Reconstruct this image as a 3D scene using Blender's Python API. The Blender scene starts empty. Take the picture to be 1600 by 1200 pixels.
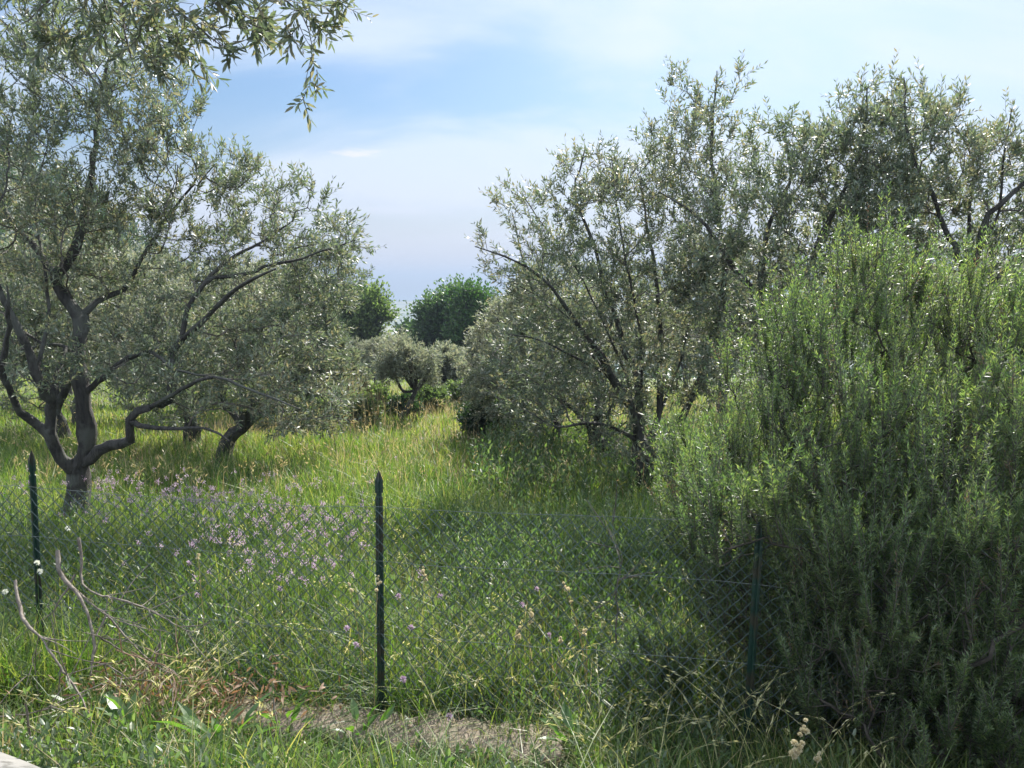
import bpy, math, random
import numpy as np
from mathutils import Vector
C = bpy.context.scene.collection
R = math.radians
random.seed(7)

# ------------------------------------------------------------------ camera, sky, sun, exposure
CAMZ, PITCH, FPX = 2.3, R(7.5), 1232.0
cam_d = bpy.data.cameras.new('camera'); cam = bpy.data.objects.new('camera', cam_d); C.objects.link(cam)
cam.location = (0, 0, CAMZ); cam.rotation_euler = (R(90) - PITCH, 0, 0)
cam_d.sensor_width = 36; cam_d.lens = 36 * FPX / 1600; cam_d.clip_end = 60000; cam_d.clip_start = .05
S = bpy.context.scene; S.camera = cam
S.view_settings.view_transform = 'Standard'; S.view_settings.look = 'None'
S.view_settings.gamma = 1; S.view_settings.exposure = 1.55
try:
    S.cycles.use_denoising = True; S.cycles.max_bounces = 7; S.cycles.diffuse_bounces = 4
    S.cycles.transmission_bounces = 5; S.cycles.glossy_bounces = 2; S.cycles.volume_bounces = 0
    S.cycles.sample_clamp_indirect = 6; S.cycles.caustics_reflective = False
except Exception: pass
SUN_AZ, SUN_EL = R(20), R(42)      # azimuth clockwise from +Y
sd = bpy.data.lights.new('sun', 'SUN'); sd.energy = 4.9; sd.angle = R(.55); sd.color = (1, .96, .89)
sun = bpy.data.objects.new('sun', sd); C.objects.link(sun)
sdir = Vector((math.sin(SUN_AZ) * math.cos(SUN_EL), math.cos(SUN_AZ) * math.cos(SUN_EL), math.sin(SUN_EL)))
sun.rotation_euler = sdir.to_track_quat('Z', 'Y').to_euler(); sun.location = sdir * 50
w = bpy.data.worlds.new('World'); S.world = w; w.use_nodes = True
nt = w.node_tree; N = nt.nodes; L = nt.links; bg = N['Background']
sky = N.new('ShaderNodeTexSky'); sky.sky_type = 'NISHITA'; sky.sun_disc = False
sky.sun_elevation = SUN_EL; sky.sun_rotation = SUN_AZ; sky.air_density = 1.3; sky.dust_density = 1.6; sky.ozone_density = 3.0
bg.inputs[1].default_value = .05
tc = N.new('ShaderNodeTexCoord')
def wn(kind, **kw):
    n = N.new(kind)
    for k, v in kw.items(): setattr(n, k, v)
    return n
def wmath(op, a, b=None, clamp=False):
    n = wn('ShaderNodeMath', operation=op, use_clamp=clamp)
    for i, x in enumerate((a, b)):
        if x is None: continue
        if isinstance(x, (int, float)): n.inputs[i].default_value = x
        else: L.new(x, n.inputs[i])
    return n.outputs[0]
def ss(x, a, b):
    n = wn('ShaderNodeMapRange', interpolation_type='SMOOTHSTEP'); L.new(x, n.inputs[0])
    n.inputs[1].default_value = a; n.inputs[2].default_value = b; return n.outputs[0]
sep = wn('ShaderNodeSeparateXYZ'); L.new(tc.outputs['Generated'], sep.inputs[0])
zz = wmath('ADD', wmath('MAXIMUM', sep.outputs[2], 0.0), .5)
cx = wmath('DIVIDE', sep.outputs[0], zz); cy = wmath('DIVIDE', sep.outputs[1], zz)
comb = wn('ShaderNodeCombineXYZ'); L.new(cx, comb.inputs[0]); L.new(cy, comb.inputs[1])
mp = wn('ShaderNodeMapping'); mp.inputs['Rotation'].default_value = (0, 0, R(-52)); mp.inputs['Scale'].default_value = (.9, 3.4, 1)
mp.inputs['Location'].default_value = (3.1, 1.7, 0); L.new(comb.outputs[0], mp.inputs[0])
nz = wn('ShaderNodeTexNoise'); nz.inputs['Scale'].default_value = 1.1; nz.inputs['Detail'].default_value = 7; nz.inputs['Distortion'].default_value = .9
nz.inputs['Roughness'].default_value = .5
L.new(mp.outputs[0], nz.inputs[0])
cirrus = wmath('ADD', wmath('MULTIPLY', ss(nz.outputs[0], .36, .66), .8), wmath('MULTIPLY', ss(sep.outputs[0], -.1, .55), .35), True)
horiz = wmath('SUBTRACT', 1.0, ss(sep.outputs[2], .0, .5))
fac = wmath('ADD', wmath('MULTIPLY', cirrus, .85), wmath('MULTIPLY', horiz, .0), True)
tint = wn('ShaderNodeMixRGB', blend_type='MULTIPLY'); tint.inputs[0].default_value = 1; L.new(sky.outputs[0], tint.inputs[1]); tint.inputs[2].default_value = (.49, .63, .80, 1)
mixc = wn('ShaderNodeMixRGB'); L.new(fac, mixc.inputs[0]); L.new(tint.outputs[0], mixc.inputs[1]); mixc.inputs[2].default_value = (6.3, 6.9, 7.8, 1)
lo = wn('ShaderNodeMixRGB'); L.new(wmath('MULTIPLY', wmath('SUBTRACT', 1.0, ss(sep.outputs[2], -.02, .22)), .8), lo.inputs[0]); L.new(mixc.outputs[0], lo.inputs[1]); lo.inputs[2].default_value = (5.9, 6.0, 7.2, 1); mixc = lo
# one small bright cloud
def pdir(px, py):
    u = (px - 800) / FPX; v = (py - 600) / FPX; c, s = math.cos(PITCH), math.sin(PITCH)
    return np.array([u, c - v * s, -s - v * c])
cd = pdir(560, 239); cd = cd / np.linalg.norm(cd)
dx = wmath('SUBTRACT', sep.outputs[0], float(cd[0])); dz = wmath('SUBTRACT', sep.outputs[2], float(cd[2]))
n2 = wn('ShaderNodeTexNoise'); n2.inputs['Scale'].default_value = 38; n2.inputs['Detail'].default_value = 5
mp2 = wn('ShaderNodeMapping'); mp2.inputs['Scale'].default_value = (1, 1, 4.5); L.new(tc.outputs['Generated'], mp2.inputs[0]); L.new(mp2.outputs[0], n2.inputs[0])
rr = wmath('ADD', wmath('POWER', wmath('DIVIDE', wmath('ABSOLUTE', dx), .034), 2.0), wmath('POWER', wmath('DIVIDE', wmath('ABSOLUTE', dz), .0062), 2.0))
cl = wmath('SUBTRACT', 1.0, ss(wmath('ADD', rr, wmath('MULTIPLY', n2.outputs[0], 3.6)), 1.0, 2.9))
mix2 = wn('ShaderNodeMixRGB'); L.new(wmath('MULTIPLY', cl, .85), mix2.inputs[0]); L.new(mixc.outputs[0], mix2.inputs[1]); mix2.inputs[2].default_value = (7.2, 7.0, 7.0, 1)
# unseen bright cloud added overhead and behind the camera as shadow fill
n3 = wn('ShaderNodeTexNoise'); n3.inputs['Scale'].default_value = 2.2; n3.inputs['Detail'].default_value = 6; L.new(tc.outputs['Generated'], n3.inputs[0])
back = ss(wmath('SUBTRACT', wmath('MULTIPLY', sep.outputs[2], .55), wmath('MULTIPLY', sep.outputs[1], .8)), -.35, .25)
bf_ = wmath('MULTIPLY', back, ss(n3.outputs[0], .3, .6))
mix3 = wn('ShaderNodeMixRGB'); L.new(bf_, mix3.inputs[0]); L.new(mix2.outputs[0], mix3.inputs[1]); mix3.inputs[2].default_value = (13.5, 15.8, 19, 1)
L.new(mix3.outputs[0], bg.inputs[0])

# ------------------------------------------------------------------ helpers
def tag(o, label=None, cat=None, group=None, kind=None):
    for k, v in (('label', label), ('category', cat), ('group', group), ('kind', kind)):
        if v: o[k] = v
    return o
def empty(name, loc, label=None, cat=None, group=None):
    o = bpy.data.objects.new(name, None); C.objects.link(o); o.location = loc; o.empty_display_size = .2
    return tag(o, label, cat, group)
def mk(name, verts, faces, mats, parent=None, midx=None, smooth=False):
    """verts (n,3), faces list of int arrays (k,m)"""
    me = bpy.data.meshes.new(name)
    verts = np.ascontiguousarray(verts, dtype=np.float32)
    faces = [np.asarray(f, dtype=np.int32) for f in faces if len(f)]
    me.vertices.add(len(verts)); me.vertices.foreach_set('co', verts.ravel())
    loops = np.concatenate([f.ravel() for f in faces]); cnt = np.concatenate([np.full(len(f), f.shape[1]) for f in faces])
    me.loops.add(len(loops)); me.loops.foreach_set('vertex_index', loops)
    me.polygons.add(len(cnt)); me.polygons.foreach_set('loop_start', np.concatenate([[0], np.cumsum(cnt)[:-1]]).astype(np.int32))
    if midx is not None:
        mi = np.concatenate([np.full(len(f), m) for f, m in zip([f for f in faces], midx)]).astype(np.int32)
        me.polygons.foreach_set('material_index', mi)
    me.polygons.foreach_set('use_smooth', np.full(len(cnt), smooth))
    me.update(calc_edges=True); me.validate()
    for m in (mats if isinstance(mats, (list, tuple)) else [mats]): me.materials.append(m)
    o = bpy.data.objects.new(name, me); C.objects.link(o)
    if parent is not None:
        o.parent = parent
        me.transform(__import__('mathutils').Matrix.Translation(-Vector(parent.location)))
    return o
def merge(parts):
    """parts: list of (verts, [faces], matidx) -> verts, faces, midx"""
    V, F, M, off = [], [], [], 0
    for v, fs, m in parts:
        V.append(v)
        for f in fs:
            if len(f): F.append(np.asarray(f) + off); M.append(m)
        off += len(v)
    return np.concatenate(V), F, M
def nrm(a): return a / np.maximum(np.linalg.norm(a, axis=-1, keepdims=True), 1e-9)
def vn(x, y, s, seed=0):
    """cheap smooth value noise"""
    x = np.asarray(x, float) / s + seed * 17.3; y = np.asarray(y, float) / s + seed * 9.1
    return (np.sin(x * 1.7 + 1.3 * np.sin(y * 1.1)) + np.sin(y * 2.1 + 1.7 * np.sin(x * .9 + 2)) + np.sin((x + y) * 1.3 + 4)) / 3
SL = .085
def gz(x, y):
    x = np.asarray(x, float); y = np.asarray(y, float)
    s = y + .188 * (x + .69) * np.exp(-np.maximum(y - 5, 0) / 8)
    z = np.interp(s, [-50, 2.35, 3.1, 3.75, 4.9, 45, 80, 300, 700, 2300, 2600, 90000], [.5, .5, .14, -.02, 0, -3.4, -8, -38, -57, -59, -75, -75])
    amp = np.clip((y - 3) / 10, 0, 1)
    return z + (.05 * vn(x, y, 1.6, 1) + .02 * vn(x, y, .5, 2)) * (.3 + .7 * amp) + .25 * vn(x, y, 14, 3) * np.clip((y - 12) / 20, 0, 1)
def W(px, py, D):
    d = pdir(px, py); t = D / d[1]; return np.array([0, 0, CAMZ]) + d * t
def hit(px, py):
    d = pdir(px, py); t = 1.5
    while t < 3000:
        p = np.array([0, 0, CAMZ]) + d * t
        if p[2] < gz(p[0], p[1]): return p
        t += .02 + t * .002
    return p

# ------------------------------------------------------------------ materials
def mat(name):
    m = bpy.data.materials.new(name); m.use_nodes = True
    nt = m.node_tree; return m, nt, nt.nodes, nt.links, nt.nodes['Principled BSDF'], nt.nodes['Material Output']
def leaf_mat(name, cols, under=None, trans=.35, tcol=None, rough=.45, nscale=.8, spec=.5):
    m, nt, N, L, P, O = mat(name)
    g = N.new('ShaderNodeNewGeometry'); cr = N.new('ShaderNodeValToRGB')
    e = cr.color_ramp.elements
    while len(e) < len(cols): e.new(.5)
    for i, c in enumerate(cols): e[i].position = i / max(1, len(cols) - 1); e[i].color = (*c, 1)
    no = N.new('ShaderNodeTexNoise'); no.inputs['Scale'].default_value = nscale; no.inputs['Detail'].default_value = 2
    L.new(g.outputs['Position'], no.inputs['Vector'])
    a = N.new('ShaderNodeMath'); a.operation = 'MULTIPLY_ADD'; L.new(no.outputs[0], a.inputs[0]); a.inputs[1].default_value = 1.0; a.inputs[2].default_value = -.5
    b = N.new('ShaderNodeMath'); b.operation = 'ADD'; b.use_clamp = True; L.new(g.outputs['Random Per Island'], b.inputs[0]); L.new(a.outputs[0], b.inputs[1])
    L.new(b.outputs[0], cr.inputs[0]); col = cr.outputs[0]
    if under:
        mx = N.new('ShaderNodeMixRGB'); L.new(g.outputs['Backfacing'], mx.inputs[0]); L.new(col, mx.inputs[1]); mx.inputs[2].default_value = (*under, 1); base = mx.outputs[0]
    else: base = col
    L.new(base, P.inputs['Base Color']); P.inputs['Roughness'].default_value = rough
    P.inputs['Specular IOR Level'].default_value = spec
    t = N.new('ShaderNodeBsdfTranslucent'); mt = N.new('ShaderNodeMixRGB'); mt.blend_type = 'MULTIPLY'; mt.inputs[0].default_value = 1
    L.new(col, mt.inputs[1]); mt.inputs[2].default_value = (*(tcol or (2.2, 2.3, 1.0)), 1); L.new(mt.outputs[0], t.inputs[0])
    ms = N.new('ShaderNodeMixShader'); ms.inputs[0].default_value = trans
    L.new(P.outputs[0], ms.inputs[1]); L.new(t.outputs[0], ms.inputs[2]); L.new(ms.outputs[0], O.inputs[0])
    return m
def solid_mat(name, c1, c2, scale=8, rough=.85, bump=.3, detail=6, stretch=(1, 1, 1), c3=None, s3=.5, bdist=.02):
    m, nt, N, L, P, O = mat(name)
    tc = N.new('ShaderNodeTexCoord'); mp = N.new('ShaderNodeMapping'); mp.inputs['Scale'].default_value = stretch
    L.new(tc.outputs['Object'], mp.inputs[0])
    n = N.new('ShaderNodeTexNoise'); n.inputs['Scale'].default_value = scale; n.inputs['Detail'].default_value = detail; n.inputs['Roughness'].default_value = .65
    L.new(mp.outputs[0], n.inputs['Vector'])
    cr = N.new('ShaderNodeValToRGB'); cr.color_ramp.elements[0].position = .35; cr.color_ramp.elements[1].position = .68
    cr.color_ramp.elements[0].color = (*c1, 1); cr.color_ramp.elements[1].color = (*c2, 1); L.new(n.outputs[0], cr.inputs[0]); col = cr.outputs[0]
    if c3:
        n3 = N.new('ShaderNodeTexNoise'); n3.inputs['Scale'].default_value = s3; n3.inputs['Detail'].default_value = 5; L.new(tc.outputs['Object'], n3.inputs['Vector'])
        r3 = N.new('ShaderNodeValToRGB'); r3.color_ramp.elements[0].position = .48; r3.color_ramp.elements[1].position = .58; L.new(n3.outputs[0], r3.inputs[0])
        mx = N.new('ShaderNodeMixRGB'); L.new(r3.outputs[0], mx.inputs[0]); L.new(col, mx.inputs[1]); mx.inputs[2].default_value = (*c3, 1); col = mx.outputs[0]
    L.new(col, P.inputs['Base Color']); P.inputs['Roughness'].default_value = rough
    if bump:
        b = N.new('ShaderNodeBump'); b.inputs['Strength'].default_value = bump; b.inputs['Distance'].default_value = bdist
        L.new(n.outputs[0], b.inputs['Height']); L.new(b.outputs[0], P.inputs['Normal'])
    return m
M_OLIVE = leaf_mat('olive_leaf', [(.045, .066, .04), (.072, .10, .062), (.11, .13, .085), (.16, .14, .095)], under=(.20, .225, .18), trans=.36, tcol=(2.0, 2.0, 1.3), rough=.5, spec=.45)
M_OLIVE2 = leaf_mat('olive_leaf_silvery', [(.085, .105, .07), (.125, .145, .10), (.165, .175, .125), (.19, .18, .135)], under=(.28, .30, .24), trans=.38, tcol=(1.8, 1.8, 1.3), rough=.52, spec=.4)
M_BROAD = leaf_mat('broad_leaf', [(.022, .055, .018), (.04, .085, .024), (.075, .115, .04)], trans=.32, tcol=(1.8, 2.1, .9))
M_LIGHT = leaf_mat('light_leaf', [(.05, .08, .03), (.085, .12, .045), (.13, .16, .065)], trans=.44, tcol=(1.7, 1.9, 1.0))
M_MID = leaf_mat('dense_leaf', [(.035, .065, .03), (.055, .095, .04), (.09, .13, .065)], trans=.4, tcol=(1.7, 1.9, 1.0))
M_DARK = leaf_mat('dark_leaf', [(.012, .03, .014), (.022, .048, .02), (.035, .065, .028)], trans=.25)
M_ROSE = leaf_mat('rosemary_needle', [(.028, .052, .026), (.05, .084, .034), (.09, .13, .045), (.16, .17, .08)], under=(.18, .22, .14), trans=.44, tcol=(2.3, 2.6, 1.05), rough=.42, nscale=1.6)
M_TWIG = solid_mat('twig_bark', (.05, .042, .034), (.11, .095, .08), 30, bump=0)
M_BARK = solid_mat('olive_bark', (.012, .011, .010), (.06, .054, .046), 22, bump=1, stretch=(1, 1, .22), bdist=.05, c3=(.065, .066, .055), s3=5)
M_STEM = solid_mat('rosemary_stem', (.02, .016, .012), (.06, .048, .036), 30, bump=.3)
M_DEAD = solid_mat('dead_wood', (.07, .055, .042), (.19, .16, .13), 25, bump=.4)
M_GRASS = leaf_mat('meadow_grass', [(.024, .055, .014), (.048, .09, .02), (.085, .135, .03), (.17, .17, .06)], trans=.42, tcol=(2.0, 2.3, .9), rough=.5, nscale=2.2)
M_GRASSF = leaf_mat('field_grass', [(.05, .09, .022), (.09, .14, .032), (.145, .18, .05), (.22, .205, .085)], trans=.42, tcol=(1.9, 2.1, .9), rough=.55, nscale=.8)
M_DRY = leaf_mat('dry_grass', [(.20, .15, .08), (.30, .25, .13), (.40, .35, .21)], trans=.4, tcol=(1.5, 1.4, 1.1), rough=.6)
M_SEED = leaf_mat('seed_husk', [(.26, .25, .10), (.38, .36, .17), (.48, .43, .25)], trans=.45, tcol=(1.5, 1.5, 1.0), rough=.5)
M_LILAC = leaf_mat('lilac_petal', [(.26, .17, .24), (.38, .28, .35), (.5, .42, .46)], trans=.4, tcol=(1.3, 1.2, 1.3), rough=.6)
M_WHITE = leaf_mat('white_petal', [(.6, .6, .52), (.75, .75, .68)], trans=.4, tcol=(1.1, 1.1, 1.0), rough=.6)
M_CREAM = leaf_mat('cream_spikelet', [(.42, .36, .22), (.58, .50, .34), (.66, .60, .46)], trans=.4, tcol=(1.3, 1.3, 1.1), rough=.6)
M_HERB = leaf_mat('herb_leaf', [(.035, .06, .025), (.06, .09, .038), (.11, .13, .065)], under=(.17, .20, .14), trans=.4, tcol=(2.0, 2.5, .9), rough=.42)
M_WEED = leaf_mat('weed_leaf', [(.045, .095, .02), (.06, .11, .028), (.085, .13, .038)], trans=.42, tcol=(1.9, 2.4, .7), rough=.4)
M_RUST = leaf_mat('brown_leaf', [(.10, .055, .03), (.17, .10, .055), (.27, .18, .11)], trans=.3, tcol=(1.6, 1.3, 1.0), rough=.6)
M_POST = solid_mat('green_post_paint', (.006, .022, .016), (.012, .038, .026), 40, rough=.4, bump=.15, c3=(.03, .028, .018), s3=9)
M_WIRE = solid_mat('green_wire', (.018, .034, .03), (.05, .075, .065), 60, rough=.45, bump=0)
M_WALL = solid_mat('rough_concrete', (.08, .06, .042), (.19, .15, .11), 9, bump=1, c3=(.13, .11, .07), s3=6, bdist=.04)
M_KERB = solid_mat('pale_concrete', (.11, .105, .095), (.19, .18, .165), 6, bump=.3, c3=(.08, .075, .065), s3=14)
M_ROAD = solid_mat('asphalt', (.05, .05, .05), (.09, .088, .085), 60, bump=.5)
M_SOIL = solid_mat('soil_and_thatch', (.035, .038, .016), (.10, .09, .045), 3, bump=.8, c3=(.05, .07, .02), s3=.35)

# ------------------------------------------------------------------ terrain
def grid(xs, ys, zf):
    X, Y = np.meshgrid(xs, ys); Z = zf(X, Y); V = np.stack([X, Y, Z], -1).reshape(-1, 3)
    nx, ny = len(xs), len(ys); i = (np.arange(ny - 1)[:, None] * nx + np.arange(nx - 1)[None]).ravel()
    return V, [np.stack([i, i + 1, i + nx + 1, i + nx], 1)]
def sym(a): return np.concatenate([-a[::-1], a[1:]])
xs = sym(np.concatenate([np.arange(0, 12, .25), np.arange(12, 60, 2), np.geomspace(60, 9000, 26)]))
ys = np.concatenate([[-200, -40, -10], np.arange(0, 26, .25), np.arange(26, 90, 1.5), np.geomspace(90, 3000, 40)])
V, F = grid(xs, ys, gz); g = mk('ground', V, F, M_SOIL, smooth=True); tag(g, 'sloping ground under the meadow running down to the coastal plain', kind='structure')
# farmland/wood colouring far away is the material of a separate far sheet (coastal plain)
M_PLAIN = solid_mat('wooded_plain', (.03, .055, .03), (.08, .10, .05), .02, bump=0, c3=(.16, .16, .09), s3=.006)
V, F = grid(np.linspace(-9000, 9000, 60), np.linspace(760, 2300, 30), lambda x, y: np.interp(y, [760, 2300], [-55.9, -58]) + 5 * vn(x, y, 160, 5) * np.clip((y - 760) / 100, 0, 1) * np.clip((2300 - y) / 100, 0, 1) + 2)
tag(mk('coastal_plain', V, F, M_PLAIN, smooth=True), 'distant bluish coastal land in front of the sea', kind='structure')
m, nt_, N_, L_, P_, O_ = mat('sea_water'); P_.inputs['Base Color'].default_value = (.02, .07, .13, 1); P_.inputs['Roughness'].default_value = .45
V, F = grid(np.linspace(-30000, 30000, 9), np.array([2250, 3500, 6000, 12000, 26000]), lambda x, y: x * 0 - 60.0)
tag(mk('sea', V, F, m), 'pale blue sea at the horizon', kind='structure')

# ------------------------------------------------------------------ tree generator
def catmull(pts, step):
    pts = np.asarray(pts, float)
    if len(pts) == 2: pts = np.stack([pts[0], (pts[0] + pts[1]) / 2, pts[1]])
    P = np.concatenate([[2 * pts[0] - pts[1]], pts, [2 * pts[-1] - pts[-2]]]); out = []; us = []
    for i in range(1, len(P) - 2):
        n = max(2, int(np.linalg.norm(P[i + 1] - P[i]) / step)); t = np.linspace(0, 1, n, endpoint=False)[:, None]
        out.append(.5 * ((2 * P[i]) + (-P[i - 1] + P[i + 1]) * t + (2 * P[i - 1] - 5 * P[i] + 4 * P[i + 1] - P[i + 2]) * t ** 2 + (-P[i - 1] + 3 * P[i] - 3 * P[i + 1] + P[i + 2]) * t ** 3))
    out.append(pts[-1:]); return np.concatenate(out)
class Skel:
    def __init__(s, cap=60000):
        s.p = np.zeros((cap, 3)); s.par = np.full(cap, -1); s.pl = np.zeros(cap); s.fr = np.zeros(cap); s.d = np.zeros((cap, 3)); s.lv = np.zeros(cap, int); s.n = 0
    def add(s, p, par, fr=0., lv=0):
        i = s.n; s.p[i] = p; s.par[i] = par; s.fr[i] = fr; s.lv[i] = lv
        if par >= 0:
            v = p - s.p[par]; l = np.linalg.norm(v); s.pl[i] = s.pl[par] + l; s.d[i] = v / max(l, 1e-6)
        else: s.d[i] = (0, 0, 1)
        s.n += 1; return i
    def limb(s, pts, r0, r1, step=.1, rng=None, wob=.0):
        q = catmull(pts, step)
        if s.n: par = int(np.argmin(np.linalg.norm(s.p[:s.n] - q[0], axis=1))); q[0] = s.p[par]; st = 1
        else: par = -1; st = 0
        n = len(q)
        if wob and n > 4:
            w_ = rng.normal(0, 1, (n, 3)); k = np.ones(3) / 3
            for a in range(3): w_[:, a] = np.convolve(w_[:, a], k, 'same')
            q = q + w_ * wob * np.minimum(1, np.arange(n) / 3)[:, None]
        for k in range(st, n):
            t = k / max(1, n - 1); par = s.add(q[k], par, r0 + (r1 - r0) * t, 0)
        return par
    def grow(s, T, bf, seg, rng, curl=.3, up=0.0):
        d0 = np.full(len(T), 1e9)
        for a in range(0, s.n, 500): d0 = np.minimum(d0, np.linalg.norm(T[:, None] - s.p[None, a:min(a + 500, s.n)], axis=2).min(1))
        minpl = s.pl[:s.n].max() * .12
        for t in T[np.argsort(d0)]:
            v = t - s.p[:s.n]; d = np.linalg.norm(v, axis=1); cosang = (v * s.d[:s.n]).sum(1) / np.maximum(d, 1e-6)
            cost = d * (1.25 - .25 * cosang) + bf * s.pl[:s.n] + (s.pl[:s.n] < minpl) * 1.5
            i = int(np.argmin(cost)); D = d[i]
            n = max(1, int(math.ceil(D / seg))); p0 = s.p[i].copy(); p1 = p0 + s.d[i] * D * .3 + np.array([0, 0, up * D]) + rng.normal(0, .06 * D, 3)
            par = i
            for k in range(1, n + 1):
                u = k / n; q = (1 - u) ** 2 * p0 + 2 * u * (1 - u) * p1 + u * u * t
                if k < n: q = q + rng.normal(0, seg * curl * .25, 3)
                par = s.add(q, par, 0, 1)
    def radii(s, tip=.003, e=2.25):
        n = s.n; acc = np.zeros(n); nch = np.zeros(n, int)
        for i in range(n - 1, -1, -1):
            if acc[i] == 0: acc[i] = 1
            p = s.par[i]
            if p >= 0: acc[p] += acc[i] if True else 0; nch[p] += 1
        # pipe model (tips = 1, interior = sum of children)
        acc = np.zeros(n)
        for i in range(n - 1, -1, -1):
            if nch[i] == 0: acc[i] = 1
            if s.par[i] >= 0: acc[s.par[i]] += acc[i]
        r = tip * acc ** (1 / e)
        for i in range(n):
            if s.fr[i] > 0: r[i] = s.fr[i]
            elif s.par[i] >= 0: r[i] = min(r[i], r[s.par[i]] * .85 if s.fr[s.par[i]] > 0 else r[s.par[i]])
        s.r = r; s.nch = nch; return r
    def chains(s):
        n = s.n; ch = [[] for _ in range(n)]
        for i in range(1, n):
            if s.par[i] >= 0: ch[s.par[i]].append(i)
        out = []; stack = [0]
        while stack:
            a = stack.pop(); c = [s.par[a], a] if s.par[a] >= 0 else [a]; cur = a
            while ch[cur]:
                k = max(ch[cur], key=lambda j: s.r[j] + (s.fr[j] > 0)); stack += [j for j in ch[cur] if j != k]; c.append(k); cur = k
            if len(c) > 1: out.append(c)
        return out
def tubes(P, Rr, chains, sides, rough=0., rng=None, first_r=True):
    """P, Rr node arrays; chains lists of node indexes -> verts, faces"""
    V, F, off = [], [], 0; ang = np.arange(sides) * 2 * np.pi / sides
    ref = np.array([.83, .52, .19])
    idx = np.concatenate([np.asarray(c) for c in chains]); pos = P[idx]; rad = Rr[idx].copy()
    ln = np.array([len(c) for c in chains]); st = np.concatenate([[0], np.cumsum(ln)[:-1]]); en = st + ln - 1
    if first_r:
        rad[st] = np.where(Rr[idx[st]] > rad[st + 1] * 1.3, rad[st + 1] * 1.15, rad[st])
    nx = np.minimum(np.arange(len(idx)) + 1, np.repeat(en, ln)); pv = np.maximum(np.arange(len(idx)) - 1, np.repeat(st, ln))
    t = nrm(pos[nx] - pos[pv]); a = nrm(np.cross(t, ref)); b = np.cross(t, a)
    rad[en] *= .6
    rr_ = rad[:, None] * np.ones(sides)[None]
    if rough: 
        ph = pos[:, 2:3] * 9 + ang[None] * 3
        kn = 1 + rough * 1.1 * np.sin(pos[:, 2:3] * 13 + 3 * np.sin(pos[:, 1:2] * 8 + pos[:, 0:1] * 11)); rr_ = rr_ * kn * (1 + rough * np.sin(ph + 2 * np.sin(pos[:, 0:1] * 7)) + rough * .6 * rng.normal(0, 1, rr_.shape))
    V = (pos[:, None] + a[:, None] * (np.cos(ang)[None, :, None] * rr_[:, :, None]) + b[:, None] * (np.sin(ang)[None, :, None] * rr_[:, :, None])).reshape(-1, 3)
    seg = np.setdiff1d(np.arange(len(idx)), en); j = np.arange(sides); j2 = (j + 1) % sides
    A = seg[:, None] * sides
    F = np.stack([A + j, A + j2, A + sides + j2, A + sides + j], -1).reshape(-1, 4)
    return V, [F]
def leaf_cards(base, d, l, wd, rng, roll=1.0, fold=0., belly=.45):
    """diamond leaves: base (n,3), unit direction d, length l, width wd"""
    n = len(base); up = np.array([0, 0, 1.])
    s = np.cross(d, up); s = nrm(s + rng.normal(0, 1, (n, 3)) * roll * .7); s = nrm(s - d * (s * d).sum(1, keepdims=True))
    nn = np.cross(s, d); l = l[:, None]; wd = wd[:, None]
    if fold == 0:
        V = np.stack([base, base + d * l * belly + s * wd / 2, base + d * l, base + d * l * belly - s * wd / 2], 1).reshape(-1, 3)
        i = np.arange(n) * 4; return V, [np.stack([i, i + 1, i + 2, i + 3], 1)]
    bend = -nn * l * fold
    V = np.stack([base, base + d * l * .3 + s * wd * .42 + nn * wd * .12, base + d * l * .68 + s * wd * .4 + bend * .4 + nn * wd * .12, base + d * l + bend,
                  base + d * l * .68 - s * wd * .4 + bend * .4 + nn * wd * .12, base + d * l * .3 - s * wd * .42 + nn * wd * .12, base + d * l * .3, base + d * l * .68 + bend * .4], 1).reshape(-1, 3)
    i = np.arange(n) * 8
    q = np.concatenate([np.stack([i + 6, i + 1, i + 2, i + 7], 1), np.stack([i + 6, i + 7, i + 4, i + 5], 1)])
    t = np.concatenate([np.stack([i, i + 1, i + 6], 1), np.stack([i, i + 6, i + 5], 1), np.stack([i + 7, i + 2, i + 3], 1), np.stack([i + 7, i + 3, i + 4], 1)])
    return V, [q, t]
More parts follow.
